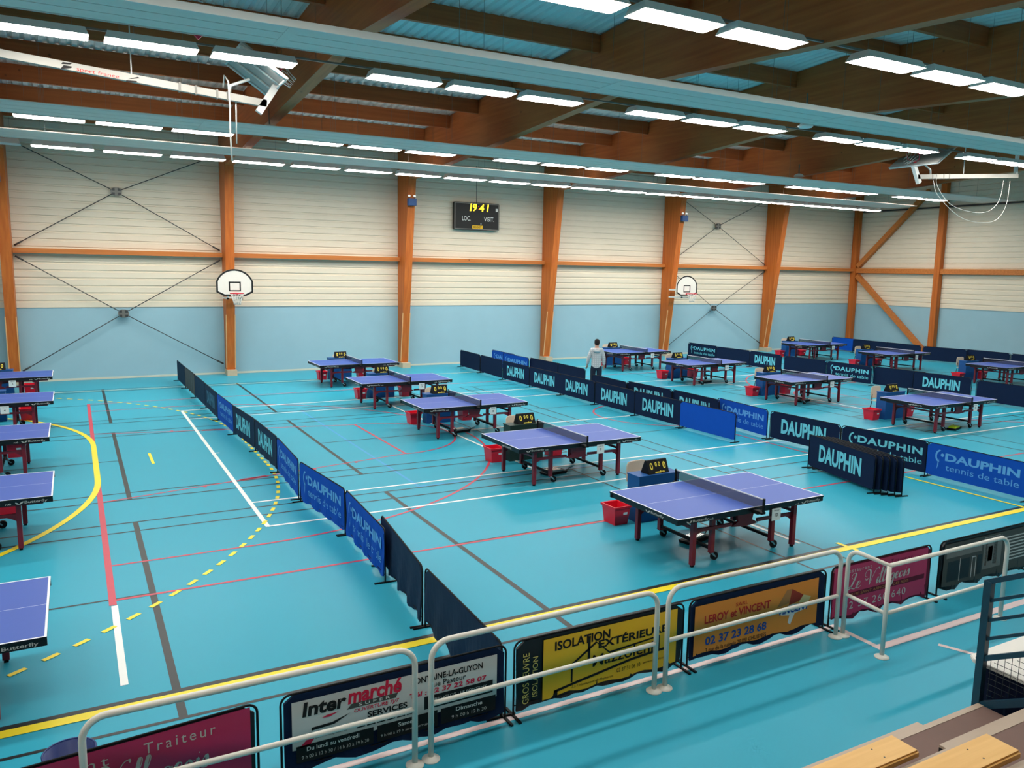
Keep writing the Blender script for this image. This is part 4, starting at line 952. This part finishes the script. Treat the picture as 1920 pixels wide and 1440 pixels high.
# magenta banner, right
e = banner(7.31, 1.8, 'magenta restaurant banner with silver script behind the corner railing', ('b_pink', .03, 1.7, .10, .685), 'p_maroon', .05, 7)
T_(e, 'Restaurant', .22, .66, .60, .645, 'p_silver', .0, space=1.4); T_(e, 'Traiteur', 1.0, 1.4, .60, .645, 'p_maroon', .0, space=1.4); script(e, 'Le Villageois', .26, 1.36, .395, .585, 'p_silver')
T_(e, '02 37 260 640', .22, 1.32, .16, .25, 'p_silver', .0, space=1.2); R_(e, 'dark_stripe', 'p_maroon', (.2, 1.66, .30, .36)); T_(e, '28190 SAINT ARNOULT DES BOIS', .3, 1.36, .312, .345, 'p_tan', .0)
# dark shop front banner
e = banner(9.27, 2.0, 'dark banner with a grey shop front photograph behind the corner railing', ('p_grey', .07, 1.93, .10, .66), 'b_dark', .05, 8)
R_(e, 'shop_fascia', 'p_sign', (.12, .86, .47, .55), (.9, 1.3, .2, .62)); R_(e, 'shop_glass', 'b_dark', (.16, .40, .16, .42), (.43, .62, .16, .42), (.78, .88, .16, .42), (1.0, 1.1, .3, .5))
R_(e, 'shop_door', 'p_silver', (.66, .675, .14, .42), (.74, .755, .14, .42), (.66, .755, .405, .42), (.41, .42, .14, .44), (.90, 1.25, .625, .63)); R_(e, 'shutter', 'p_silver', *[(1.12, 1.2, .25 + .02 * k, .26 + .02 * k) for k in range(16)], *[(.94, .99, .25 + .02 * k, .26 + .02 * k) for k in range(16)])
R_(e, 'text_lines', 'p_silver', *[(1.38, 1.85, .24 + .045 * k, .258 + .045 * k) for k in range(8)])

# ================================================================== WHITE RAILINGS
def railing(pts, label, mids, ext=False):
    """pts: floor polyline of the rail; round-cornered hoop at each free end"""
    e = empty('safety_railing', (pts[0][0], pts[0][1], 0), 0, label, 'railing', 'white tubular railings')
    o = Vector((pts[0][0], pts[0][1], 0)); P = [Vector((x, y, 0)) - o for x, y in pts]; H = 1.0; r = .15
    path = [P[0].copy()]
    d = (P[1] - P[0]).normalized()
    for k in range(7):
        a = k * PI / 12; path.append(P[0] + d * (r - r * math.cos(a)) + Vector((0, 0, H - r + r * math.sin(a))))
    for q in P[1:-1]: path.append(q + Vector((0, 0, H)))
    d2 = (P[-2] - P[-1]).normalized()
    for k in range(6, -1, -1):
        a = k * PI / 12; path.append(P[-1] + d2 * (r - r * math.cos(a)) + Vector((0, 0, H - r + r * math.sin(a))))
    path.append(P[-1].copy())
    MB().tube(path, .024, 10).build('top_rail', M['white_rail'], e)
    for a, b in zip(P, P[1:]): MB().tube([a + Vector((0, 0, .48)), b + Vector((0, 0, .48))], .021, 10).build('mid_rail', M['white_rail'], e)
    for q in P[1:-1]: MB().tube([q, q + Vector((0, 0, H - .01))], .024, 10).build('post', M['white_rail'], e)
    for q in P:
        f = MB().lathe([(.075, 0), (.075, .008), (.04, .016), (.028, .03)], (0, 0, 0), 18).build('base_flange', M['white_rail'], e); f.location = q
railing([(-.10, 5.56), (2.21, 5.535)], 'white tubular railing in front of the magenta and supermarket banners', 1)
railing([(2.355, 5.55), (4.655, 5.575)], 'white tubular railing in front of the yellow banner', 1)
railing([(4.785, 5.575), (7.185, 5.585)], 'white tubular railing in front of the orange banner', 1)
railing([(7.29, 5.575), (7.235, 5.04), (9.35, 5.045)], 'white tubular railing with a corner, in front of the dark banners', 1)
e = empty('bucket', (-.20, 6.36, 0), 0, 'dark blue round bin on the floor behind the magenta banner', 'bin')
MB().lathe([(.135, 0), (.17, .34), (.178, .35), (.165, .35), (.13, .015)], (0, 0, 0), 24).build('tub', M['bin'], e)
mb = MB(); mb.tube([(.176 * math.cos(2 * PI * k / 24), .176 * math.sin(2 * PI * k / 24), .35) for k in range(24)], .009, 6, closed=True); mb.build('rim', M['bin'], e)

# ================================================================== SPECTATOR STAND (lower right)
XA = 6.42
st = empty('spectator_stand', (0, 0, 0), 0, 'stepped spectator stand with brown treads and pale nosings, lower right', 'stand', None, 'structure')
def tier(i, y0, z, x0=XL + 1, x1=XA, dy=.62):
    MB().box(x0, x1, y0 - dy, y0 - .05, z - .03, z).build('tread', M['tread'], st); MB().box(x0, x1, y0 - .05, y0, z - .035, z + .003).build('nosing', M['nosing'], st)
    MB().box(x0, x1, y0 - .045, y0 - .02, max(z - (.45 if i == 0 else .36), 0), z - .035).build('riser', M['riser'], st)
TY = [3.565, 2.955, 2.345, 1.735, 1.125]; TZ = [.45, .80, 1.15, 1.50, 1.85]
for i in range(5): tier(i, TY[i], TZ[i])
MB().box(XL + 1, XA, YN + .3, TY[4] - .62, 2.17, 2.2).build('tread', M['tread'], st); MB().box(XL + 1, XA, TY[4] - .66, TY[4] - .62, 1.85, 2.2).build('riser', M['riser'], st)
for i, (yy, zz, xa, xb) in enumerate(((3.565, 0.0, 4.6, 6.05), (2.955, .45, 5.29, XA))):
    h = (.24, .175)[i]
    MB().box(xa, xb, yy - .0, yy + (.27 if i == 0 else .22), zz, zz + h - .02).build('half_step', M['board_black'] if i else M['riser'], st)
    MB().box(xa, xb, yy - .0, yy + (.27 if i == 0 else .22), zz + h - .02, zz + h).build('half_step_tread', M['nosing'], st)
benches = [(.85, 3.19, 'pale pine bench plank on the lowest row of the stand'), (1.2, 2.575, 'pale pine bench plank on the second row of the stand')]
for z, y1, lab in benches:
    b = empty('bench', (4.755, y1, z - .40), 0, lab, 'bench', 'stand benches')
    MB().box(-9.0, 0, -.215, 0, .345, .40).build('seat_plank', M['bench'], b, .012)
    for k in range(7): MB().box(-.62 - 1.35 * k, -.56 - 1.35 * k, -.18, -.03, 0, .345).build('bracket', M['dark_steel'], b)
    mb = MB()
    for k in range(4):
        for yy in (-.06, -.155): mb.lathe([(.006, .400), (.006, .4012)], (-.28 - 1.35 * k, yy, 0), 8)
    mb.build('screw', M['dark_steel'], b)
# blue stair guard rail in the plane x = XA + .05
gr = empty('guard_rail', (XA + .05, 3.60, 0), 0, 'dark blue steel guard rail with mesh beside the stand stairs', 'guard rail')
sl = (TZ[1] - TZ[0]) / .61
MB().box(-.03, .03, -.03, .03, 0.0, 1.49).build('post', M['rail_blue'], gr); MB().box(-.03, .03, -2.5, -2.44, 0.9, 1.49 + 2.47 * sl).build('post', M['rail_blue'], gr)
for k, z in enumerate((1.47, 1.30, 1.13, .97, .80)):
    r = .026 if k in (0, 4) else .016
    beam_between((0, .03, z), (0, -2.47, z + 2.5 * sl), r * 1.6, r * 1.6).build('rail', M['rail_blue'], gr)
beam_between((0, -.03, .42), (0, -2.47, .42 + 2.44 * sl), .05, .06).build('rail', M['rail_blue'], gr)
mb = MB(); n = 0
for k in range(40):
    y = -.06 - .055 * k; mb.tube([(.03, y, .45 - y * sl), (.03, y, .79 - y * sl)], .0025, 4)
for k in range(34):
    z = .46 + .05 * k
    ya = -.05 - max(0, (z - .79) / sl); yb = -(z - .45) / sl
    yb = max(yb, -2.3); ya = min(ya, -.05)
    if ya - yb > .04: mb.tube([(.034, ya, z), (.034, yb, z)], .0025, 4)
mb.build('mesh_panel', M['wire'], gr)
# white topped table with navy skirt
t = empty('scorer_table', (7.24, 3.02, 0), 0, 'white topped table with a navy cloth skirt beside the blue guard rail', 'table')
MB().prism([(-.69, -.75), (1.2, -.75), (1.2, .75), (-.64, .75), (-.70, .69)], .715, .75, 'Z').build('tabletop', M['tabletop_white'], t, .006)
mb = MB(); P = []; N = 60
path = [(-.62, -.7), (-.62, .66), (1.15, .66)]
tot = 1.36 + 1.77
for i in range(N + 1):
    s = tot * i / N
    if s < 1.36: x, y, nx, ny = -.62, -.7 + s, -1, 0
    else: x, y, nx, ny = -.62 + s - 1.36, .66, 0, 1
    w = .012 * math.sin(i * 1.9); P += [(x + nx * (w * 1 + .012), y + ny * (w + .012), .012), (x, y, .715)]
mb._add(P, [(2 * i, 2 * i + 2, 2 * i + 3, 2 * i + 1) for i in range(N)]); o = mb.build('cloth_skirt', M['skirt'], t)
sd = o.modifiers.new('thickness', 'SOLIDIFY'); sd.thickness = .004
for x in (-.55, 1.1):
    for y in (-.6, .6): MB().box(x - .02, x + .02, y - .02, y + .02, 0, .715).build('leg', M['steel'], t)
# stand with coiled red cable on the table
c = empty('tripod_stand', (7.42, 3.42, .75), .4, 'black stand holding a coiled red cable on the white topped table', 'stand')
MB().tube([(-.13, 0, .008), (.09, 0, .008)], .012, 6).build('foot_bar', M['black'], c)
mb = MB(); mb.prism([(-.10, .28), (.16, .28), (.05, .012), (.01, .012)], -.02, .02, 'Y'); mb.build('body', M['black'], c)
MB().prism([(-.15, .28), (.22, .28), (.24, .40), (-.17, .40)], -.07, .07, 'Y').build('tray', M['black'], c)
MB().prism([(-.16, .40), (-.05, .40), (-.02, .60)], -.01, .012, 'Y').build('silver_fin', M['tray_silver'], c)
mb = MB()
for q in range(3): mb.tube([(.1 + (.075 - .012 * q) * math.cos(2 * PI * k / 20), -.02 + .03 * q, .47 + (.07 - .012 * q) * math.sin(2 * PI * k / 20)) for k in range(20)], .012, 6, closed=True)
mb.tube([(-.1, -.02, .42), (-.08, -.03, .48), (-.05, -.02, .43)], .02, 6); mb.build('red_cable', M['cable_red'], c)
MB().tube([(-.08, .05, .012), (-.2, .08, .2), (-.12, .1, .24), (0, .12, .1), (.15, .12, .08), (.3, .1, .012)], .006, 5).build('black_cable', M['black'], c)
# dark bag on a stand by the corner railing
b = empty('bag', (9.98, 4.72, 0), .4, 'tall black bag with a grey rounded top, cut by the right picture edge', 'bag')
def puff(z, a, c, n=20): return [(a * math.copysign(abs(math.cos(2 * PI * k / n)) ** .6, math.cos(2 * PI * k / n)), c * math.copysign(abs(math.sin(2 * PI * k / n)) ** .6, math.sin(2 * PI * k / n)), z) for k in range(n)]
def loft(rings):
    mb = MB(); n = len(rings[0]); mb._add([p for r in rings for p in r], [tuple(range(n))[::-1], tuple(range((len(rings) - 1) * n, len(rings) * n))] + [(i * n + k, i * n + (k + 1) % n, (i + 1) * n + (k + 1) % n, (i + 1) * n + k) for i in range(len(rings) - 1) for k in range(n)]); return mb
loft([puff(0, .15, .11), puff(.03, .18, .13), puff(.3, .19, .14), puff(.55, .22, .15), puff(.64, .2, .14)]).build('body', M['black'], b)
loft([puff(.61, .21, .15), puff(.70, .22, .16), puff(.80, .19, .14), puff(.86, .12, .09), puff(.88, .03, .02)]).build('top_flap', M['grey_cloth'], b)
MB().tube([(-.1, 0, .87), (-.06, 0, .95), (.06, 0, .95), (.1, 0, .87)], .012, 6).build('handle', M['black'], b)

# ================================================================== PERSON
pe = empty('person', (15.16, 21.84, 0), math.radians(-33), 'person seen from behind in a pale checked hooded jacket, hand on a navy barrier', 'person')
def skinned(name, verts, edges, m, parent, sub=2, root=0):
    me = bpy.data.meshes.new(name); me.from_pydata([v[:3] for v in verts], edges, []); me.materials.append(m)
    o = link(name, me, parent)
    s = o.modifiers.new('skin', 'SKIN'); s.use_smooth_shade = True
    L = me.skin_vertices[0].data
    for i, v in enumerate(verts): L[i].radius = (v[3], v[4] if len(v) > 4 else v[3]); L[i].use_root = (i == root)
    u = o.modifiers.new('sub', 'SUBSURF'); u.levels = sub; u.render_levels = sub
    return o
# local: faces +Y, x to the right
V = [(0, 0, .90, .13, .10), (0, .0, 1.10, .125, .09), (0, -.005, 1.28, .145, .10), (0, -.01, 1.40, .10, .08), (0, 0, 1.47, .052, .055), (0, .015, 1.55, .07, .08), (0, .02, 1.64, .075, .092), (0, .015, 1.71, .05, .06),
     (.16, -.01, 1.37, .055), (.235, -.02, 1.12, .043), (.25, .04, .88, .032), (.25, .06, .80, .036, .022),
     (-.16, -.01, 1.37, .055), (-.255, -.02, 1.12, .043), (-.295, .085, .885, .032), (-.31, .13, .80, .034, .022),
     (.09, 0, .84, .095), (.105, .01, .48, .058), (.11, -.02, .10, .04), (.115, .10, .035, .038, .03),
     (-.09, 0, .84, .095), (-.105, .01, .48, .058), (-.11, -.02, .10, .04), (-.115, .10, .035, .038, .03)]
E_ = [(0, 1), (1, 2), (2, 3), (3, 4), (4, 5), (5, 6), (6, 7), (3, 8), (8, 9), (9, 10), (10, 11), (3, 12), (12, 13), (13, 14), (14, 15), (0, 16), (16, 17), (17, 18), (18, 19), (0, 20), (20, 21), (21, 22), (22, 23)]
for sx, base, wr in ((1, 11, (.25, .06, .80)), (-1, 15, (-.31, .13, .80))):
    d0 = Vector((0, .02, -1)) if sx > 0 else Vector((-.2, .55, -.75)); d0.normalize()
    for f in range(4):
        off = (f - 1.5) * .017; L_ = (.062, .072, .067, .052)[f]
        side = Vector((0, 1, 0)) if sx > 0 else Vector((.9, .4, 0)).normalized()
        a = Vector(wr) + side * off + d0 * .03; b2 = a + d0 * L_ * .6; c2 = b2 + (d0 + Vector((-sx * .4, 0, -.3))).normalized() * L_ * .5
        n = len(V); V += [(*a, .0095), (*b2, .0088), (*c2, .0075)]; E_ += [(base, n), (n, n + 1), (n + 1, n + 2)]
    n = len(V); side = Vector((0, 1, 0)) if sx > 0 else Vector((.9, .4, 0)).normalized(); a = Vector(wr) + side * .035; V += [(*a, .011), (*(a + (d0 + side * .6).normalized() * .045), .009)]; E_ += [(base, n), (n, n + 1)]
n = len(V); V += [(0, .115, 1.575, .014), (.078, .01, 1.585, .013, .02), (-.078, .01, 1.585, .013, .02)]; E_ += [(5, n), (5, n + 1), (5, n + 2)]
body = skinned('body', V, E_, M['skin'], pe)
for sx in (-1, 1):
    ey = MB().lathe([(.003, -.008), (.0075, -.004), (.0075, .004), (.003, .008)], (0, 0, 0), 10).build('eye', M['ink'], pe); ey.location = (sx * .03, .098, 1.612); ey.rotation_euler = (PI / 2, 0, 0)
mo = MB().box(-.024, .024, -.004, .004, -.004, .004).build('mouth', M['rim'], pe, .002); mo.location = (0, .098, 1.535)
V = [(0, 0, .70, .15, .11), (0, 0, .86, .19, .14), (0, 0, 1.0, .185, .135), (0, -.005, 1.2, .19, .135), (0, -.01, 1.34, .165, .12), (0, -.01, 1.43, .10, .09),
     (.165, -.01, 1.375, .085), (.24, -.02, 1.12, .07), (.252, .035, .875, .052), (-.165, -.01, 1.375, .085), (-.257, -.02, 1.12, .07), (-.296, .087, .88, .052)]
skinned('hooded_jacket', V, [(0, 1), (1, 2), (2, 3), (3, 4), (4, 5), (4, 6), (6, 7), (7, 8), (4, 9), (9, 10), (10, 11)], M['hoodie'], pe)
skinned('hood', [(-.10, -.06, 1.45, .055), (-.08, -.13, 1.37, .06), (0, -.15, 1.31, .065), (.08, -.13, 1.37, .06), (.10, -.06, 1.45, .055)], [(0, 1), (1, 2), (2, 3), (3, 4)], M['hoodie'], pe, 2, 2)
skinned('trousers', [(0, 0, .98, .15, .11), (0, 0, .88, .155, .115), (.095, 0, .78, .115), (.107, .01, .48, .088), (.11, -.02, .06, .075), (-.095, 0, .78, .115), (-.107, .01, .48, .088), (-.11, -.02, .06, .075)], [(0, 1), (1, 2), (2, 3), (3, 4), (1, 5), (5, 6), (6, 7)], M['jeans'], pe)
for sx in (-1, 1): skinned('shoe', [(sx * .11, -.05, .042, .042, .04), (sx * .115, .06, .04, .046, .036), (sx * .118, .16, .034, .038, .03)], [(0, 1), (1, 2)], M['shoe'], pe)
skinned('hair', [(0, -.035, 1.53, .06, .045), (0, -.03, 1.59, .092, .075), (0, -.02, 1.65, .098, .092), (0, -.005, 1.70, .088, .085), (0, .05, 1.712, .058, .05)], [(0, 1), (1, 2), (2, 3), (3, 4)], M['hair'], pe)
